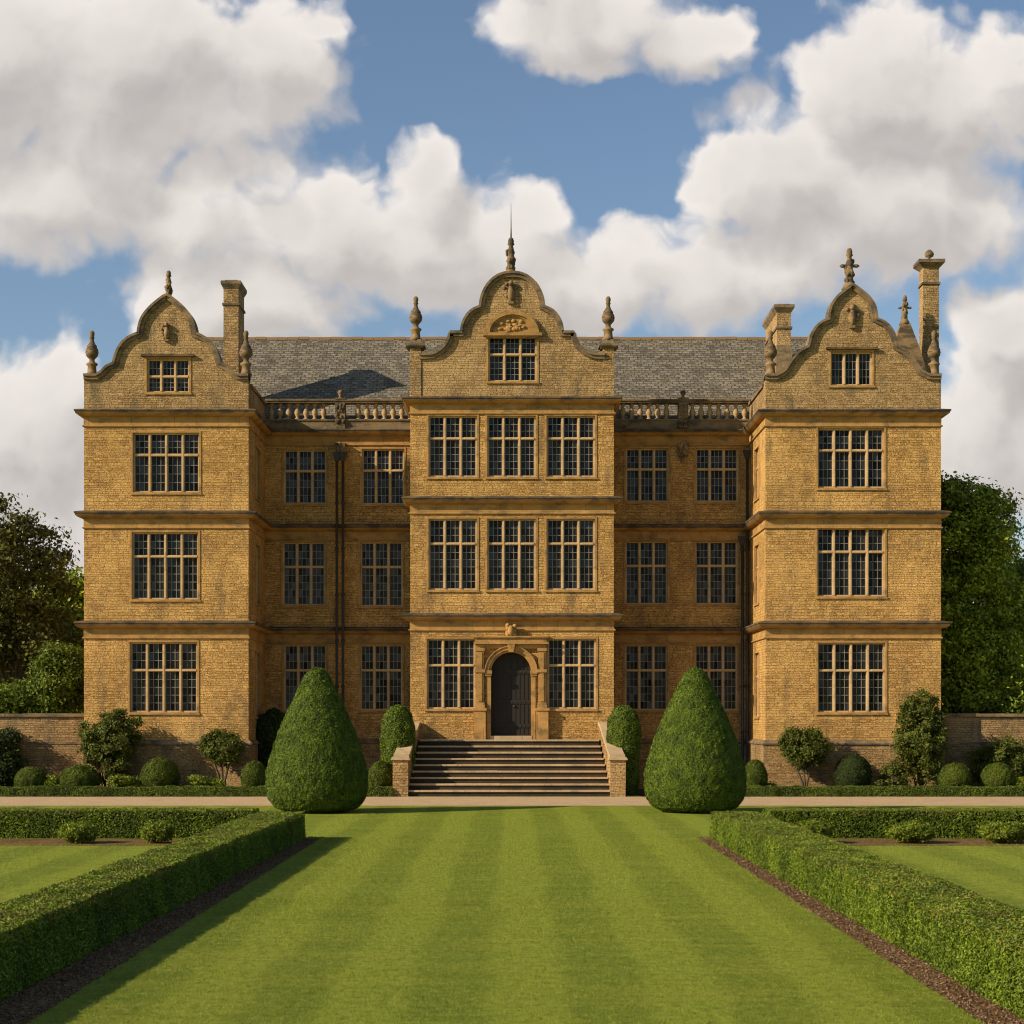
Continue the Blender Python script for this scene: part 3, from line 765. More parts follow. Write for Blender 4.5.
m = MB(); zc_ = Z(322, YC)
m.add([(-3.4, YC+.45, CT), (0, YC+.45, zc_), (0, 10.3, zc_), (-3.4, 10.3, CT)], [(0, 1, 2, 3)]); m.add([(3.4, YC+.45, CT), (0, YC+.45, zc_), (0, 10.3, zc_), (3.4, 10.3, CT)], [(3, 2, 1, 0)])
m.build('roof', M['slate'], house)
# flat lead gutters behind parapets
m = MB(); m.box(LWx0+.1, RWx1-.1, YR+.3, BACK-.3, 13.9, 14.1); m.box(LWx0+.1, LWx1-.1, .4, YR+.3, 13.9, 14.1); m.box(RWx0+.1, RWx1-.1, .4, YR+.3, 13.9, 14.1); m.box(CX0+.1, CX1-.1, YC+.5, YR+.3, 14.5, 14.7)
m.build('gutter_lead', M['lead'], house)
# side parapets of the wings
for xa, xb in ((LWx1-.35, LWx1), (RWx0, RWx0+.35)):
    m = MB(); m.prism([(xa, ZTOP+.02), (xb, ZTOP+.02), (xb, 15.15), (xa, 15.15)], .45, YR-.05); p = m.build('parapet', M['wall_top'], house)
    m = MB(); m.box(xa-.06, xb+.06, .55, YR+.1, 15.15, 15.27); m.build('coping', M['coping'], p)
for xa, xb in ((LWx0, LWx0+.35), (RWx1-.35, RWx1)):
    m = MB(); m.box(xa, xb, .45, BACK, ZTOP+.02, 15.15); p = m.build('parapet', M['wall_top'], house)
    m = MB(); m.box(xa-.06, xb+.06, .55, BACK+.05, 15.15, 15.27); m.build('coping', M['coping'], p)

# balustrades
BAL = [(.085, 0), (.085, .05), (.05, .07), (.045, .12), (.085, .22), (.09, .30), (.05, .46), (.04, .54), (.07, .57), (.085, .60), (.085, .64)]
bal_me = MB().lathe([(q*1.35, z) for q, z in BAL], seg=8).mesh('baluster', M['baluster'])
for xa, xb, xp in ((LWx1, CX0, X(340.5, YR)), (CX1, RWx0, X(683, YR))):
    z0 = ZTOP+.02; m = MB()
    m.box(xa, xb, YR-.10, YR+.30, z0, z0+.34); m.box(xa, xb, YR-.15, YR+.33, z0+.34, z0+.40)
    m.box(xa, xb, YR-.14, YR+.32, z0+1.04, z0+1.12); m.box(xa, xb, YR-.19, YR+.36, z0+1.12, z0+1.19)
    b = m.build('balustrade', M['coping'], house)
    x = xa + .22
    while x < xb - .1:
        if abs(x - xp) > .36: link('baluster', bal_me, b, (x, YR+.09, z0+.40))
        x += .345
    m = MB(); m.box(xp-.19, xp+.19, YR-.20, YR+.34, z0-.05, z0+1.03); m.box(xp-.22, xp+.22, YR-.22, YR+.37, z0+1.19, z0+1.23)
    for i in range(18): m.blob((xp+random.uniform(-.15, .15), YR-.20, z0+random.uniform(.0, .95)), (.07, .06, .09), seg=6)
    m.lathe([(.10, 0), (.13, .06), (.06, .12), (.15, .28), (.16, .36), (.09, .46), (.0, .5)], xp, YR, z0+1.23, 10, k=.72)
    m.build('pedestal', M['carved'], b)
    m = MB(); m.frustum(xp, YR-.05, z0-1.0, z0-.55, .10, .15, .22, .25)
    for i in range(12): m.blob((xp+random.uniform(-.15, .15), YR-.28, z0-random.uniform(.5, 1.3)), (.09, .07, .10), seg=6)
    m.build('carved_bracket', M['carved'], house)
# rainwater pipes
def pipe(x, y, z0, z1):
    m = MB(); m.tube([(x, y, z0), (x, y, z1)], [.055, .055], 8)
    for z in np.arange(z0+.3, z1, 1.8): m.tube([(x, y, z), (x, y, z+.10)], [.075, .075], 8)
    m.frustum(x, y, z1, z1+.35, .07, .07, .17, .14); m.build('downpipe', M['pipe'], house)
xp = X(338.5, YR); pipe(xp-.02, YR-.46, 0.1, ZTOP-1.3); pipe(xp+.22, YR-.46, 0.1, ZTOP-1.3)
pipe(RWx0-.13, YR-.42, 0.1, ZTOP-1.2); pipe(RWx0-.32, YR-.42, .1, ZTOP-4.6)

# chimneys
def chimney(x0, x1, y0, y1, zb, zt, cap=.14, neck=None):
    m = MB(); m.box(x0, x1, y0, y1, zb, zt-.3); c = m.build('chimney', M['wall_top'], house)
    m = MB(); m.box(x0-.05, x1+.05, y0-.05, y1+.05, zt-.95, zt-.87); m.build('string_course', M['coping'], c)
    m = MB(); cx, cy = (x0+x1)/2, (y0+y1)/2; a, b = (x1-x0)/2, (y1-y0)/2
    m.frustum(cx, cy, zt-.3, zt-.12, a+.01, b+.01, a+cap, b+cap); m.box(cx-a-cap, cx+a+cap, cy-b-cap, cy+b+cap, zt-.12, zt); m.box(cx-a+.05, cx+a-.05, cy-b+.05, cy+b-.05, zt, zt+.06)
    m.build('chimney_cap', M['coping'], c)
    if neck: m = MB(); m.frustum(cx, cy, zb, neck, a*1.6, b*1.3, a+.01, b+.01); m.build('chimney_base', M['coping'], c)
    return c
Y = 4.4; chimney(X(223.5, Y), X(238.5, Y), Y, Y+1.5, 14.5, Z(281, Y), .10)
Y = 5.4; chimney(X(777, Y), X(791, Y), Y, Y+3.2, 14.5, Z(305, Y), .13, neck=Z(345, Y))
Y = 3.4; c3 = chimney(X(923, Y), X(939, Y), Y, Y+.65, 14.5, Z(260, Y), .20)
m = MB(); cx = X(931, Y); m.lathe([(.05, 0), (.04, .10), (.16, .16), (.19, .26), (.12, .36), (.06, .42), (0, .43)], cx, Y+.3, Z(260, Y)+.05, 10); m.build('chimney_pot', M['carved'], c3)
Y = 2.6; m = MB(); cx = X(906.5, Y); m.frustum(cx, Y+.3, 14.6, Z(348, Y), 1.15, .6, .50, .35); m.frustum(cx, Y+.3, Z(348, Y), Z(322, Y), .50, .35, .17, .17); pin = m.build('pinnacle', M['carved'], house)
apex(cx, Y+.3, Z(322, Y)-.03, .85, arms=True, h=1.05)

# doorway
m = MB(); A = dx; y = YC
zcap = Z(672, YC); zped = Z(708, YC)
def arcband(m, r0, r1, yf, yb, zc):
    V = []; Fs = []; ts = np.linspace(0, math.pi, 25)
    for t in ts:
        for r, yy in ((r0, yf), (r1, yf), (r1, yb), (r0, yb)): V.append((A + r*math.cos(t), yy, zc + r*math.sin(t)))
    for i in range(24):
        for j in range(4): Fs.append((4*i+j, 4*i+(j+1) % 4, 4*i+4+(j+1) % 4, 4*i+4+j))
    Fs.append((0, 3, 2, 1)); Fs.append((96, 97, 98, 99)); m.add(V, Fs)
zs = dzt - dr
arcband(m, dr-.012, .84, y-.10, y+.30, zs); arcband(m, .84, .96, y-.15, y+.02, zs); arcband(m, .96, 1.0, y-.19, y+.02, zs)
for sx in (-1, 1):
    def bx(a, b, y0_, y1_, z0_, z1_): m.box(A+min(sx*a, sx*b), A+max(sx*a, sx*b), y0_, y1_, z0_, z1_)
    bx(dr-.012, .92, y-.08, y+.30, dzb-.15, zs); bx(dr-.05, 1.0, y-.17, y+.02, zs-.05, zs+.07); bx(dr-.03, .98, y-.13, y+.02, zs-.13, zs-.05)
    # pilaster on pedestal
    bx(1.02, 1.30, y-.14, y+.02, zped, zs+.9); bx(1.09, 1.23, y-.17, y-.14, zped+.25, zs+.75)
    bx(.97, 1.35, y-.20, y+.02, zcap-.02, zcap+.10); bx(.97, 1.35, y-.22, y+.02, zped, zped+.10); bx(.99, 1.33, y-.18, y+.02, zped+.10, zped+.2)
    bx(.95, 1.40, y-.24, y+.02, dzb-.30, zped-.1); bx(.91, 1.44, y-.28, y+.02, zped-.1, zped)
    bx(.98, 1.34, y-.18, y+.02, zs+.80, zs+.9)
zt_ = zs+.9
m.box(A-1.32, A+1.32, y-.14, y+.02, zt_, zt_+.16); m.box(A-1.40, A+1.40, y-.26, y+.02, zt_+.16, zt_+.23); m.box(A-1.34, A+1.34, y-.20, y+.02, zt_+.23, zt_+.40); m.box(A-1.42, A+1.42, y-.27, y+.02, zt_+.40, zt_+.46)
m.frustum(A, y-.14, zs+.76, zt_+.14, .09, .14, .15, .18)
m.build('door_surround', M['trim'], house)
m = MB()
for i in range(16): m.blob((A+random.uniform(-.2, .2), y-.20, zt_+.66+random.uniform(-.18, .2)), (.09, .09, .09), seg=6)
m.blob((A, y-.24, zt_+.66), (.14, .12, .2)); m.build('cartouche', M['trim'], house)
m = MB()
pts = [(A+(dr+.02)*math.cos(t), zs+(dr+.02)*math.sin(t)) for t in np.linspace(0, math.pi, 19)]
m.prism([(A-dr-.02, dzb-.02), (A+dr+.02, dzb-.02)] + pts, y+.28, y+.36)
for k in range(-4, 5):
    xx = A + k*.16
    m.box(xx-.012, xx+.012, y+.265, y+.28, dzb+.05, zs-.02)
for z in (dzb+.30, dzb+1.2, zs-.04): m.box(A-dr+.03, A+dr-.03, y+.25, y+.28, z, z+.13)
for i in range(-4, 5):
    for z in (dzb+.36, dzb+1.26, zs+.02): m.blob((A+i*.16+.05, y+.245, z), (.022, .02, .022), seg=6)
for t in np.linspace(.25, math.pi-.25, 7): m.box(A+.62*math.cos(t)-.012, A+.62*math.cos(t)+.012, y+.265, y+.28, zs+.1, zs+.62*math.sin(t)+.03)
dr_o = m.build('door', M['oak'], house)
m = MB(); m.lathe([(.05, 0), (.05, .01), (.03, .02), (.03, .03)], 0, 0, 0, 10)
m.v = [(A+.12+x_, y+.25-z_, dzb+1.1+y_) for x_, y_, z_ in m.v]; m.build('door_handle', M['pipe'], dr_o)
m = MB(); m.box(A-dr-.02, A+dr+.02, y-.1, y+.36, dzb-.16, dzb-.012); m.build('door_step', M['step'], house)

# ------------------------------------------------------------------ staircase
st = tag(empty('stone_staircase', (-.1, -2.5, 0)), 'broad flight of nine worn stone steps up to the arched front door', 'steps')
NS, TR, SW = 9, .335, 3.48; zt0 = Z(739.5, .4); RH = zt0/NS
for i in range(NS):
    yf = i*TR; z1 = (i+1)*RH; dz = random.uniform(-.006, .006)
    m = MB(); yb = yf + TR + .08 if i < NS-1 else 3.36
    sw = 3.64 - .30*i/(NS-1)
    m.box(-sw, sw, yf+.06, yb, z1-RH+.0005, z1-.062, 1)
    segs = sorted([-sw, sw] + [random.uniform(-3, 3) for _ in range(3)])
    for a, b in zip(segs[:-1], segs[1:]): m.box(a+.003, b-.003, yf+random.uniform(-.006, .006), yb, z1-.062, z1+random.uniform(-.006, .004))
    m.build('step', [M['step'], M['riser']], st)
for sx in (-1, 1):
    def slab(mb, prof, grow):
        V = []
        for side in (0, 1):
            for y, z in prof:
                f = (y-.3)/3.1; inner = 3.62 - .26*f - grow; outer = 4.10 - .34*f + grow
                V.append((sx*(inner if side == 0 else outer), y, z))
        n = len(prof); F_ = [tuple(range(n)), tuple(range(2*n-1, n-1, -1))] + [(i, i+n, (i+1) % n+n, (i+1) % n) for i in range(n)]
        mb.add(V, F_)
    m = MB(); slab(m, [(.3, 0), (3.45, 0), (3.45, 2.52), (3.0, 2.46), (.45, 1.38), (.3, 1.3)], 0); pw = m.build('parapet', M['plinth'], st)
    m = MB(); slab(m, [(.2, 1.36), (.45, 1.385), (3.0, 2.465), (3.45, 2.525), (3.45, 2.66), (2.95, 2.60), (.42, 1.52), (.2, 1.49)], .035); m.build('coping', M['step'], pw)
    a, b = sorted((sx*3.60, sx*4.15))
    m = MB(); m.box(a, b, -.10, .5, 0, 1.30); m.build('pier', M['plinth'], st)
    m = MB(); m.box(a-.06, b+.06, -.17, .56, 1.30, 1.36); m.box(a-.03, b+.03, -.13, .53, 1.36, 1.41); m.build('pier_cap', M['step'], st)

# ------------------------------------------------------------------ garden walls
def gwall(x0, x1, label):
    g = tag(empty('garden_wall', ((x0+x1)/2, .75, 0)), label, 'wall'); L = (x1-x0)/2
    m = MB(); m.box(-L, L, 0, .45, 0, 2.85); m.build('wall_face', M['garden'], g)
    m = MB(); m.box(-L, L, -.07, 0, 0, 1.82); m.build('wall_plinth', M['garden'], g)
    m = MB(); m.box(-L, L, -.10, .0, 1.82, 1.90); m.build('string_course', M['coping'], g)
    m = MB(); x = -L
    while x < L-.05:
        w = min(random.uniform(.5, .9), L-x); m.box(x+.004, x+w-.004, -.09+random.uniform(-.01, .01), .54, 2.85, 2.97+random.uniform(-.012, .012)); x += w
    m.build('coping', M['coping'], g)
gwall(-42, LWx0-.16, 'rubble stone garden wall left of the house, before the brown leafed tree')
gwall(RWx1+.16, 42, 'rubble stone garden wall right of the house, below the tall green tree')

# ------------------------------------------------------------------ foliage
_K = RNG.normal(size=(14, 3)); _K /= np.linalg.norm(_K, axis=1)[:, None]; _PH = RNG.uniform(0, 6.28, 14)
def lump(P, freq):
    out = np.zeros(len(P))
    for i in range(14): out += np.sin((P @ _K[i]) * freq * (1 + .13*i) + _PH[i])
    return out / 5.0
def leaves(name, C, Nn, size, mat, tilt=.7, aspect=.55, parent=None, stretch=None):
    n = len(C); Nn = Nn + RNG.normal(size=(n, 3))*tilt; Nn /= np.linalg.norm(Nn, axis=1)[:, None]
    a = np.cross(Nn, RNG.normal(size=(n, 3))); a /= np.linalg.norm(a, axis=1)[:, None]; b = np.cross(Nn, a)
    s = (size * RNG.uniform(.6, 1.35, n))[:, None]
    bend = Nn * s * .18
    V = np.stack([C - a*s - bend, C - b*s*aspect, C + a*s - bend, C + b*s*aspect], 1).reshape(-1, 3)
    Fq = np.arange(4*n).reshape(n, 4)
    return link(name, fast_mesh(name, V, Fq, mat), parent)
def lathe_sample(prof, n):
    """points and normals on a solid of revolution given (r, z) pairs"""
    pr = np.array(prof, float); seg = pr[1:] - pr[:-1]; ln = np.hypot(seg[:, 0], seg[:, 1])
    ar = ln * (pr[1:, 0] + pr[:-1, 0]) / 2; k = RNG.choice(len(ar), n, p=ar/ar.sum()); t = RNG.random(n)
    r = pr[k, 0] + seg[k, 0]*t; z = pr[k, 1] + seg[k, 1]*t; a = RNG.uniform(0, 2*math.pi, n)
    nr, nz = seg[k, 1]/ln[k], -seg[k, 0]/ln[k]
    C = np.stack([r*np.cos(a), r*np.sin(a), z], 1); Nn = np.stack([nr*np.cos(a), nr*np.sin(a), nz], 1)
    return C, Nn
def topiary(name, loc, prof, n, size, mat, label, cat='topiary', group=None, amp=.03, freq=9, stem=None):
    o = tag(empty(name, loc), label, cat, group)
    C, Nn = lathe_sample(prof, n); C = C + Nn * (lump(C, freq)*amp + RNG.normal(size=n)*size*.35)[:, None]
    leaves('foliage', C, Nn, size, mat, .5, parent=o)
    MB().lathe([(max(0, r-.05), z) for r, z in prof], seg=20).build('inner_twigs', M['core'], o)
    if stem: m = MB(); m.tube([(0, 0, 0), (0, 0, stem)], [.12, .10]); m.build('trunk', M['bark'], o)
    return o
def cone_prof(Rr, H):
    pts = [(0, .02), (.95, .05), (1.27, .17), (1.45, .42), (1.52, .72), (1.52, 1.15), (1.43, 1.5), (1.28, 2.0), (1.09, 2.5), (.86, 3.02), (.62, 3.52), (.46, 3.85), (.33, 4.08), (.19, 4.23), (0, 4.3)]
    return [(r*Rr/1.52, z/4.3*H) for r, z in pts]
def ball_prof(r, h, flat=.92):
    return [(r*math.sin(t), h/2 - h/2*math.cos(t)) for t in np.linspace(.01, math.pi-.01, 14)]
def egg_prof(r, h):
    return [(.0, .0), (r*.82, .02)] + [(r*(1-.12*(1-q)**2)*math.sqrt(max(0, 1-max(0, (q-.55)/.45)**2)), q*h) for q in np.linspace(.05, 1, 12)]
Yt = -13.1
for px, lab in ((317, 'large cone-clipped yew standing left of the steps, casting its shadow on the lawn'), (695, 'large cone-clipped yew standing right of the steps, at the corner of the right hedge')):
    topiary('yew_topiary', (X(px, Yt), Yt, 0), cone_prof(1.50, 4.32), 150000, .025, M['yew'], lab, 'topiary', 'cone shaped yews either side of the lawn', .014, 16, stem=.4)
# clipped domes and pillars near the walls
def at(px, Y): return (X(px, Y), Y, 0)
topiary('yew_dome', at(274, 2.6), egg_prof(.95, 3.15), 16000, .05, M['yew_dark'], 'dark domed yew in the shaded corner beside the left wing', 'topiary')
topiary('yew_pillar', at(398, -1.0), [(0, .02), (.55, .04), (.60, .8), (.62, 2.0), (.60, 2.5), (.48, 2.95), (.28, 3.2), (0, 3.28)], 30000, .03, M['yew'], 'rounded green yew pillar at the left edge of the steps', 'topiary', amp=.03)
topiary('yew_pillar', at(624, -1.0), [(0, .02), (.52, .04), (.56, .8), (.52, 1.15), (.60, 1.7), (.62, 2.3), (.55, 2.75), (.38, 3.1), (.18, 3.22), (0, 3.25)], 30000, .03, M['yew'], 'rounded green yew pillar at the right edge of the steps', 'topiary', amp=.03)
Yb = -1.6
balls = [(31, 16, 767, 'low wide box ball, leftmost in the bed'), (80, 20, 765, 'box ball in front of the climbing shrub by the left corner of the house'), (160, 19, 758, 'tall box dome under the window of the left wing'), (254, 13, 761, 'small box ball just left of the left cone yew'), (381, 13, 761, 'small box ball left of the stair pier'),
         (755, 12, 760, 'small box ball just right of the right cone yew'), (853, 18.5, 755, 'dark box dome under the right wing window'), (955, 16.5, 763, 'box ball at the foot of the tall loose shrub on the right'), (998, 17, 763, 'rightmost box ball in the bed')]
for px, r, top, lab in balls:
    sc = F/(Yb+D); rr = r/sc; h = Z(top, Yb)
    mt = M['yew_dark'] if px == 853 else M['box']  # this one dome takes the darker leaf colour
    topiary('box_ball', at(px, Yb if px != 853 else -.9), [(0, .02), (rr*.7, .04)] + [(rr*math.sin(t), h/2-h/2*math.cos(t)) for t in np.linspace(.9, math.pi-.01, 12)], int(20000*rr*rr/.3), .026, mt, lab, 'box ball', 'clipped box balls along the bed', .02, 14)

def grid_quad(P00, P10, P11, P01, n):
    u = RNG.random(n)[:, None]; v = RNG.random(n)[:, None]
    return P00*(1-u)*(1-v) + P10*u*(1-v) + P11*u*v + P01*(1-u)*v
def hedge(name, base, top, dens, size, mat, label, group=None, amp=.012, dens_fn=None, tint=None):
    """base/top: 4 corners each in order (a0,a1,b1,b0), a = one long side"""
    c = np.array(base).mean(0); c[2] = 0
    o = tag(empty(name, tuple(c)), label, 'hedge', group)
    B = np.array(base, float) - c; T = np.array(top, float) - c
    quads = [(T[0], T[1], T[2], T[3]), (B[0], B[1], T[1], T[0]), (B[2], B[3], T[3], T[2]), (B[1], B[2], T[2], T[1]), (B[3], B[0], T[0], T[3])]
    Cs, Ns = [], []
    ctr = (B.mean(0) + T.mean(0)) / 2
    for q in quads:
        nn = np.cross(q[1]-q[0], q[3]-q[0]); area = np.linalg.norm(nn); nn = nn/area
        if nn @ (q[0]+q[2]-2*ctr) < 0: nn = -nn
        n = int(area*dens); P = grid_quad(*[np.array(k) for k in q], n)
        if dens_fn is not None: P = P[RNG.random(len(P)) < dens_fn(P + c)]
        Cs.append(P); Ns.append(np.repeat(nn[None], len(P), 0))
    C = np.concatenate(Cs); Nn = np.concatenate(Ns)
    C = C + Nn*(lump(C, 7)*amp + lump(C, 1.7)*amp*.9 + RNG.normal(size=len(C))*size*.45)[:, None]
    C[:, 2] = np.maximum(C[:, 2], .015)
    # round the top arris a little
    edge = np.minimum(1, np.maximum(0, (C[:, 2] - T[:, 2].mean() + .07)/.07)); C = C - (Nn * (edge*.03)[:, None]) * (np.abs(Nn[:, 2]) < .5)[:, None]
    leaves('foliage', C, Nn, size, mat, .75, parent=o)
    sh = .05; cc = (B.mean(0)+T.mean(0))/2
    m = MB(); Bi = B + np.sign(cc-B)*[sh, sh, 0]; Ti = T + np.sign(cc-T)*[sh, sh, sh]
    m.add([tuple(p) for p in Bi] + [tuple(p) for p in Ti], [(3, 2, 1, 0), (4, 5, 6, 7), (0, 1, 5, 4), (1, 2, 6, 5), (2, 3, 7, 6), (3, 0, 4, 7)]); m.build('inner_twigs', M['core'], o)
    return o
def nearer(P): d = P[:, 1] + D; return np.clip((34/np.maximum(d, 12))**2, .5, 1.3)/1.3
YH = -24.9; YN = -58.0; h = .63
hedge('box_hedge', [(4.78, YN, 0), (4.60, YH, 0), (5.72, YH, 0), (5.85, YN, 0)], [(4.84, YN, h), (4.61, YH, h), (5.67, YH, h), (5.78, YN, h)], 5200, .019, M['hedge'], 'long clipped box hedge running down the right side of the lawn', dens_fn=nearer)
hedge('box_hedge', [(-5.12, YN, 0), (-4.79, YH, 0), (-5.9, YH, 0), (-6.1, YN, 0)], [(-5.30, YN, h), (-4.82, YH, h), (-5.84, YH, h), (-6.02, YN, h)], 5200, .019, M['hedge'], 'long clipped box hedge down the left side of the lawn, its shadow on the grass', dens_fn=nearer)
hedge('box_hedge', [(6.0, YH, 0), (30, YH, 0), (30, YH+1.3, 0), (6.0, YH+1.3, 0)], [(6.0, YH+.03, h), (30, YH+.03, h), (30, YH+1.27, h), (6.0, YH+1.27, h)], 2600, .024, M['hedge'], 'cross hedge at the far end of the right side lawn, three low bushes before it')
hedge('box_hedge', [(-30, YH, 0), (-6.05, YH, 0), (-6.05, YH+1.3, 0), (-30, YH+1.3, 0)], [(-30, YH+.03, h), (-6.05, YH+.03, h), (-6.05, YH+1.27, h), (-30, YH+1.27, h)], 2600, .024, M['hedge'], 'cross hedge at the far end of the left side lawn, two low bushes before it')
hb = .34
for x0, x1, lab in ((-30, X(392.5, -2.5), 'low border hedge edging the gravel path in front of the left wing'), (X(652, -2.5), 30, 'low border hedge edging the gravel path in front of the right wing')):
    hedge('border_hedge', [(x0, -2.75, 0), (x1, -2.75, 0), (x1, -2.25, 0), (x0, -2.25, 0)], [(x0, -2.72, hb), (x1, -2.72, hb), (x1, -2.28, hb), (x0, -2.28, hb)], 2600, .024, M['border'], lab, amp=.03)

def shrub(name, loc, blobs, n, size, mat, label, cat='shrub', group=None, stems=5, tilt=.8, clump=.16, stem_top=.6, nclump=None):
    """blobs: (cx, cy, cz, rx, ry, rz) local; leaves cluster on twig ends through the crown"""
    o = tag(empty(name, loc), label, cat, group)
    w = np.array([b[3]*b[4]*b[5] for b in blobs])**.8; w /= w.sum(); nc = nclump or max(30, n//70)
    k = RNG.choice(len(blobs), nc, p=w); B = np.array(blobs)[k]
    dv = RNG.normal(size=(nc, 3)); dv /= np.linalg.norm(dv, axis=1)[:, None]; rr = RNG.uniform(.35, 1.05, nc)**.6
    CC = B[:, :3] + dv*B[:, 3:]*rr[:, None]; CC[:, 2] = np.maximum(CC[:, 2], clump*.5)
    j = RNG.integers(0, nc, n); P = CC[j] + RNG.normal(size=(n, 3))*clump*np.array([1, 1, .75]); P[:, 2] = np.maximum(P[:, 2], .03)
    ctr = np.average(np.array(blobs)[:, :3], axis=0, weights=w); Nn = P - ctr; Nn /= (np.linalg.norm(Nn, axis=1)[:, None] + 1e-6); Nn[:, 2] += .3
    leaves('crown' if cat == 'tree' else 'foliage', P, Nn, size, mat, tilt, parent=o)
    m = MB()
    for i in range(stems):
        e = CC[random.randrange(nc)]; b = (random.uniform(-.06, .06)*stems/3, random.uniform(-.05, .05), 0)
        mid = (b[0]*.6+e[0]*.35, b[1]*.6+e[1]*.35, e[2]*.5)
        m.tube([b, mid, tuple(e)], [.035, .025, .008], 5)
    m.build('stem', M['bark'], o)
    return o, m
def standard(px, Y, w_px, r_top, r_bot, lab, n=13000):
    sc = F/(Y+D); rw = w_px/sc/2; zt = Z(r_top, Y); zb = Z(r_bot, Y); cz = (zt+zb)/2; rz = (zt-zb)/2
    o = tag(empty('standard_shrub', at(px, Y)), lab, 'small tree', None)
    blobs = [(0, 0, cz, rw*.8, rw*.8, rz*.85), (-rw*.35, 0, cz+.1, rw*.55, rw*.5, rz*.6), (rw*.4, -.1, cz-.05, rw*.55, rw*.5, rz*.65)]
    nc = 150; k = RNG.integers(0, 3, nc); B = np.array(blobs)[k]; dv = RNG.normal(size=(nc, 3)); dv /= np.linalg.norm(dv, axis=1)[:, None]
    CC = B[:, :3] + dv*B[:, 3:]*(RNG.uniform(.3, 1, nc)**.5)[:, None]; j = RNG.integers(0, nc, n)
    P = CC[j] + RNG.normal(size=(n, 3))*.085; Nn = P - [0, 0, cz]; Nn[:, 2] += .4; Nn /= np.linalg.norm(Nn, axis=1)[:, None]
    leaves('crown', P, Nn, .05, M['climber'], .7, parent=o)
    m = MB()
    for i in range(3):
        bx_ = (i-1)*.07; tx = (i-1)*.42
        m.tube([(bx_+.04, 0, 0), (bx_*.8+.02*i, 0, zb*.5), (tx*.6, 0, zb+.1), (tx, 0, cz+.2)], [.055, .045, .04, .012], 7)
    for i in range(10): e = CC[random.randrange(nc)]; m.tube([(e[0]*.2, e[1]*.2, zb+.05), tuple(e)], [.025, .006], 5)
    m.build('trunk', M['bark'], o)
standard(222, -.75, 46, 727, 768, 'small mop-headed tree on a thin trunk beneath the inner corner of the left wing')
standard(804, -.75, 54, 722, 772, 'small mop-headed tree on forked trunks against the plinth of the right wing')
# loose shrubs and wall plants
def px_shrub(name, px, Y, spans, n, size, mat, lab, cat='shrub', **k):
    """spans: (dpx, row_top, row_bottom, width_px)"""
    sc = F/(Y+D); bl = []
    for d, rt_, rb_, w_ in spans:
        zt, zb = Z(rt_, Y), max(0.05, Z(rb_, Y)); bl.append((d/sc, random.uniform(-.1, .1), (zt+zb)/2, w_/2/sc, min(w_/2/sc, k.get('depth', .9)), (zt-zb)/2))
    k.pop('depth', None)
    return shrub(name, at(px, Y), bl, n, size, mat, lab, cat, **k)
px_shrub('climbing_shrub', 108, -.9, [(0, 710, 764, 54), (-10, 718, 768, 38), (14, 712, 755, 38), (4, 740, 782, 42)], 20000, .055, M['climber'], 'loose climbing shrub on the left corner of the house', clump=.10, nclump=170, stems=8)
px_shrub('climbing_shrub', 922, -.9, [(0, 689, 740, 42), (-2, 712, 765, 50), (2, 700, 752, 46), (2, 740, 782, 42)], 26000, .055, M['climber'], 'tall loose climbing shrub on the right corner of the house', clump=.10, nclump=200, stems=8)
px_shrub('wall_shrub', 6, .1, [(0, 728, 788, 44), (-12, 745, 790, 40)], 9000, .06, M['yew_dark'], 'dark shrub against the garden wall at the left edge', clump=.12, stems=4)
px_shrub('wall_shrub', 1004, .05, [(0, 738, 776, 44), (-18, 748, 782, 34), (16, 742, 780, 36)], 10000, .055, M['climber'], 'spreading shrub against the garden wall behind the rightmost box ball', clump=.11, stems=4)
px_shrub('rose_bush', 893, -1.2, [(0, 758, 786, 24), (-14, 770, 788, 18), (12, 764, 788, 16)], 2200, .05, M['climber'], 'thin straggly rose bush between the dark box dome and the tall shrub', clump=.08, stems=5)
px_shrub('herb_clump', 120, -1.9, [(0, 774, 790, 30), (16, 778, 790, 20)], 1800, .05, M['shrub'], 'pale low herb clump below the climbing shrub on the left', clump=.07, stems=3)
px_shrub('herb_clump', 201, -1.7, [(0, 775, 790, 26), (18, 779, 790, 16)], 1300, .05, M['shrub'], 'pale low herb clump left of the small mop-headed tree', clump=.07, stems=3)
px_shrub('herb_clump', 52, -1.7, [(0, 774, 790, 14)], 800, .045, M['shrub'], 'tiny herb clump between the two leftmost box balls', clump=.07, stems=2)
px_shrub('herb_clump', 770, -1.5, [(0, 783, 791, 14)], 500, .045, M['shrub'], 'tiny dark herb clump beside the small ball right of the right cone', clump=.05, stems=2)
px_shrub('herb_clump', 1018, -1.7, [(0, 774, 790, 16)], 900, .05, M['shrub'], 'low herb clump right of the rightmost box ball', clump=.07, stems=2)
Yl = -26.5
for px, w_, rt_, lab in ((79, 34, 820, 'loose low bush before the left cross hedge, the left one of two'), (157, 28, 820, 'loose low bush before the left cross hedge, the one nearer the long hedge'),
                         (812, 34, 818, 'loose low bush half hidden behind the right long hedge'), (912, 44, 820, 'broad low bush in the middle before the right cross hedge'), (1003, 44, 820, 'low bush before the right cross hedge at the right edge of the view')):
    px_shrub('low_bush', px, Yl, [(0, rt_+2, 846, w_), (-w_*.2, rt_+5, 847, w_*.6), (w_*.22, rt_+4, 847, w_*.6)], 9000, .028, M['shrub'], lab, group='loose low bushes before the cross hedges', clump=.04, nclump=260, stems=4, depth=.45)

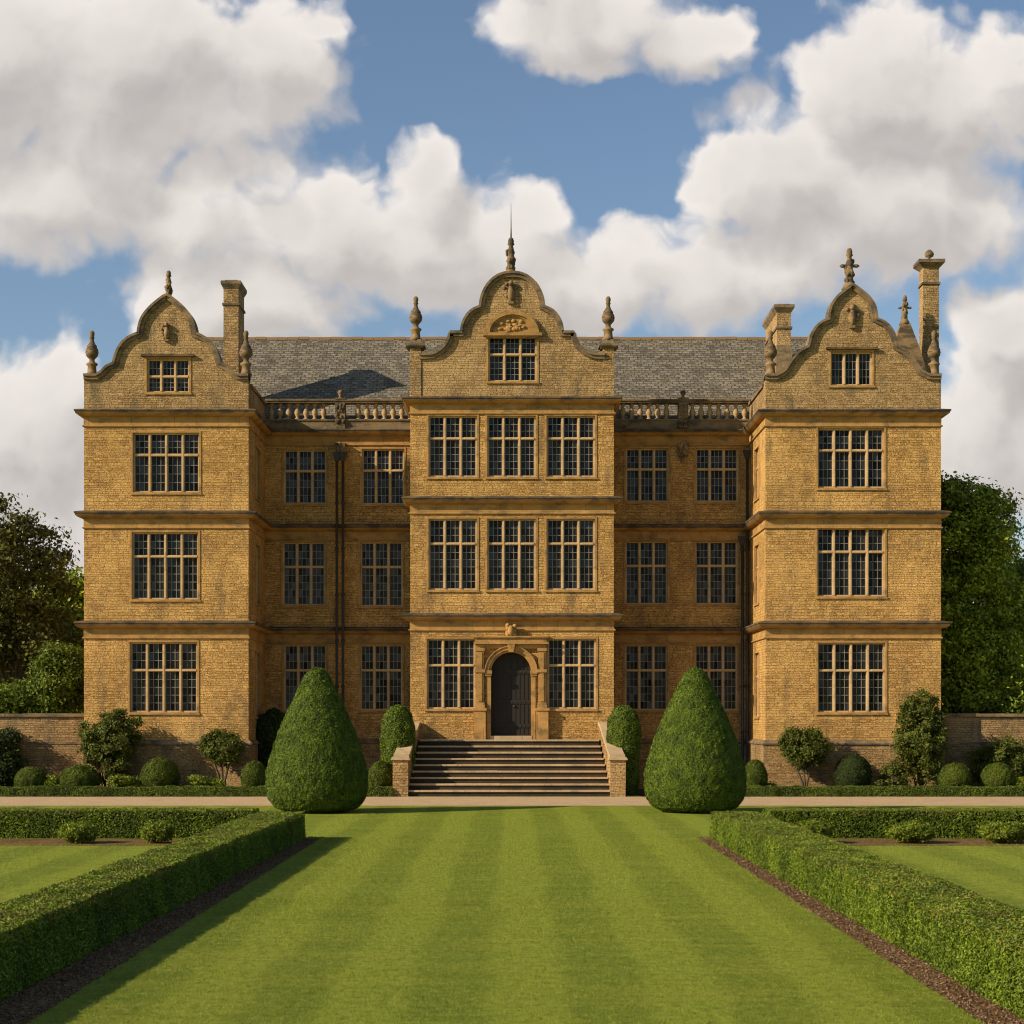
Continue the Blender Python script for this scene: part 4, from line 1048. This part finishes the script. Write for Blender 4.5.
# ------------------------------------------------------------------ trees behind the garden walls
def tree(name, px, Y, spans, n, mat, lab, leaf=.15, clump=.42, nclump=260, trunk_r=.3, group=None):
    sc = F/(Y+D); o = tag(empty(name, at(px, Y)), lab, 'tree', group); bl = []
    for d, rt_, rb_, w_ in spans:
        zt, zb = Z(rt_, Y), max(.8, Z(rb_, Y)); bl.append((d/sc, random.uniform(-.8, .8), (zt+zb)/2, w_/2/sc, w_/2/sc*.9, (zt-zb)/2))
    bl = np.array(bl); w = (bl[:, 3]*bl[:, 4]*bl[:, 5])**.75; w /= w.sum()
    k = RNG.choice(len(bl), nclump, p=w); B = bl[k]; dv = RNG.normal(size=(nclump, 3)); dv /= np.linalg.norm(dv, axis=1)[:, None]
    CC = B[:, :3] + dv*B[:, 3:]*(RNG.uniform(.3, 1.0, nclump)**.45)[:, None]
    sz = RNG.uniform(.5, 1.3, nclump)*clump; j = RNG.integers(0, nclump, n)
    off = RNG.normal(size=(n, 3)); P = CC[j] + off*sz[j][:, None]*np.array([1, 1, .6]); P[:, 2] = np.maximum(P[:, 2], .3)
    Nn = off.copy(); Nn[:, 2] = np.abs(Nn[:, 2]) + .4; Nn /= np.linalg.norm(Nn, axis=1)[:, None]
    leaves('crown', P, Nn, leaf, mat, .6, parent=o)
    m = MB(); H = bl[:, 2].max(); q = H*.25
    m.tube([(0, 0, 0), (.1, 0, q), (0, .1, H*.6), (.1, 0, H)], [trunk_r, trunk_r*.8, trunk_r*.5, .05], 9); tr = m.build('trunk', M['bark'], o)
    m = MB()
    for i in range(46):
        e = CC[random.randrange(nclump)]; z0 = min(max(q*.7, e[2]*random.uniform(.35, .8)), H*.9); s0 = np.array((0, 0, z0)); mid = s0*.5 + e*.5 + np.array((0, 0, .25))
        m.tube([tuple(s0), tuple(mid), tuple(e)], [trunk_r*.3, trunk_r*.16, .02], 5)
    m.build('limbs', M['bark'], o)
    return o
tree('broadleaf_tree', 12, 12, [(-20, 500, 640, 110), (10, 515, 610, 80), (38, 545, 640, 60), (20, 600, 700, 110), (-40, 560, 720, 120)], 32000, M['tree_brown'], 'sparse brownish tree behind the garden wall, left of the house', leaf=.10, clump=.34, nclump=230)
tree('broadleaf_tree', 62, 20, [(0, 575, 700, 80), (-10, 620, 715, 110)], 26000, M['tree'], 'dark round tree close behind the left wing', leaf=.16, clump=.5)
tree('broadleaf_tree', -60, 14, [(0, 520, 700, 140), (20, 600, 715, 120)], 36000, M['tree'], 'dark tree beyond the left edge of the garden wall', leaf=.11, clump=.45)
tree('broadleaf_tree', 955, 3.9, [(5, 468, 600, 84), (25, 485, 570, 60), (-10, 480, 660, 90), (30, 560, 690, 90), (12, 520, 640, 90), (0, 620, 716, 90), (30, 640, 716, 90)], 80000, M['tree'], 'tall green tree rising right beside the right wing', leaf=.085, clump=.30, nclump=420)
tree('broadleaf_tree', 1030, 9, [(0, 555, 700, 100), (15, 590, 715, 120), (-20, 620, 715, 80)], 52000, M['tree'], 'lower dark tree at the right edge behind the garden wall', leaf=.095, clump=.42, nclump=280)
tree('broadleaf_tree', 985, 26, [(0, 620, 716, 120), (40, 600, 716, 120), (-40, 640, 716, 100)], 30000, M['tree'], 'dark undergrowth tree far behind the right garden wall', leaf=.18, clump=.6)
px_shrub('green_bush', 62, 4.0, [(0, 640, 715, 46), (-14, 668, 720, 50), (12, 655, 720, 34)], 17000, .075, M['tree_light'], 'bright green bush peeping over the left garden wall beside the house', clump=.2, nclump=190, depth=1.5)
px_shrub('green_bush', 14, 4.4, [(0, 682, 722, 56), (-24, 690, 724, 50)], 11000, .075, M['tree_light'], 'low green bush over the garden wall at the left edge', clump=.2, nclump=130, depth=1.5)
px_shrub('green_bush', 1010, 2.2, [(0, 692, 724, 46), (22, 688, 724, 40)], 10000, .07, M['tree_light'], 'rounded green bush over the garden wall at the right edge', clump=.18, nclump=120, depth=.8)
# a far wood closes the view on both sides
def far_wood():
    n = 60000; side = RNG.integers(0, 2, n)*2-1; x = side*RNG.uniform(16, 75, n); yb = 42 + RNG.normal(size=n)*3
    top = 5.5 + 1.6*np.sin(x*.35) + 1.1*np.sin(x*.9+1) ; z = RNG.random(n)**.7*top
    P = np.stack([x, yb - .6*np.sin(x*1.3)*2, z], 1); Nn = np.tile([0, -1., .6], (n, 1))
    tag(leaves('far_wood', P, Nn, .33, M['tree'], .6), 'dark far wood beyond the garden walls', 'wood', kind='stuff')
far_wood()

# ------------------------------------------------------------------ grass blades on the lawns
def grass():
    pts = []
    def area(x0, x1, d0, d1, dens):
        n = int((x1-x0)*(d1-d0)*dens); pts.append(np.stack([RNG.uniform(x0, x1, n), RNG.uniform(d0, d1, n)-D], 1))
    area(-4.45, 4.33, 14, 20, 4200); area(-4.45, 4.33, 20, 28, 2600); area(-4.45, 4.33, 28, 42, 900)
    area(-4.9, 4.7, 42, 53, 260); area(6.0, 13, 20, 40, 420); area(-13, -6.1, 20, 40, 420)
    P = np.concatenate(pts); n = len(P); a = RNG.uniform(0, 2*math.pi, n); dist = P[:, 1] + D
    w = .0022*np.clip(dist/18, 1, 3); hgt = RNG.uniform(.008, .020, n)*np.clip(dist/22, 1, 1.4)
    lx, ly = RNG.normal(size=n)*.010, RNG.normal(size=n)*.010
    B0 = np.stack([P[:, 0]-np.cos(a)*w, P[:, 1]-np.sin(a)*w, np.full(n, .0)], 1); B1 = np.stack([P[:, 0]+np.cos(a)*w, P[:, 1]+np.sin(a)*w, np.full(n, .0)], 1)
    Tt = np.stack([P[:, 0]+lx, P[:, 1]+ly, hgt], 1)
    V = np.stack([B0, B1, Tt], 1).reshape(-1, 3); Fq = np.arange(3*n).reshape(n, 3)
    tag(link('grass', fast_mesh('grass', V, Fq, M['blade'])), 'short mown striped grass of the lawns', 'grass', kind='stuff')
grass()
def chips():
    n = 26000; sx = RNG.integers(0, 2, n); x = np.where(sx == 0, RNG.uniform(4.30, 4.9, n), RNG.uniform(-5.1, -4.42, n)); y = -D + RNG.uniform(14, 42.3, n)
    P = np.stack([x, y, RNG.uniform(.004, .022, n)], 1); Nn = np.tile([0, 0, 1.], (n, 1))
    tag(leaves('mulch_chips', P, Nn, .016, M['chip'], .6), 'brown bark chips strewn beside the long hedges', 'mulch', kind='stuff')
t = NT('bark_chip', .9, .1); g = t.N.new('ShaderNodeNewGeometry'); M['chip'] = t.out(t.mix(g.outputs['Random Per Island'], (.05, .026, .014), (.30, .19, .11)))
chips()
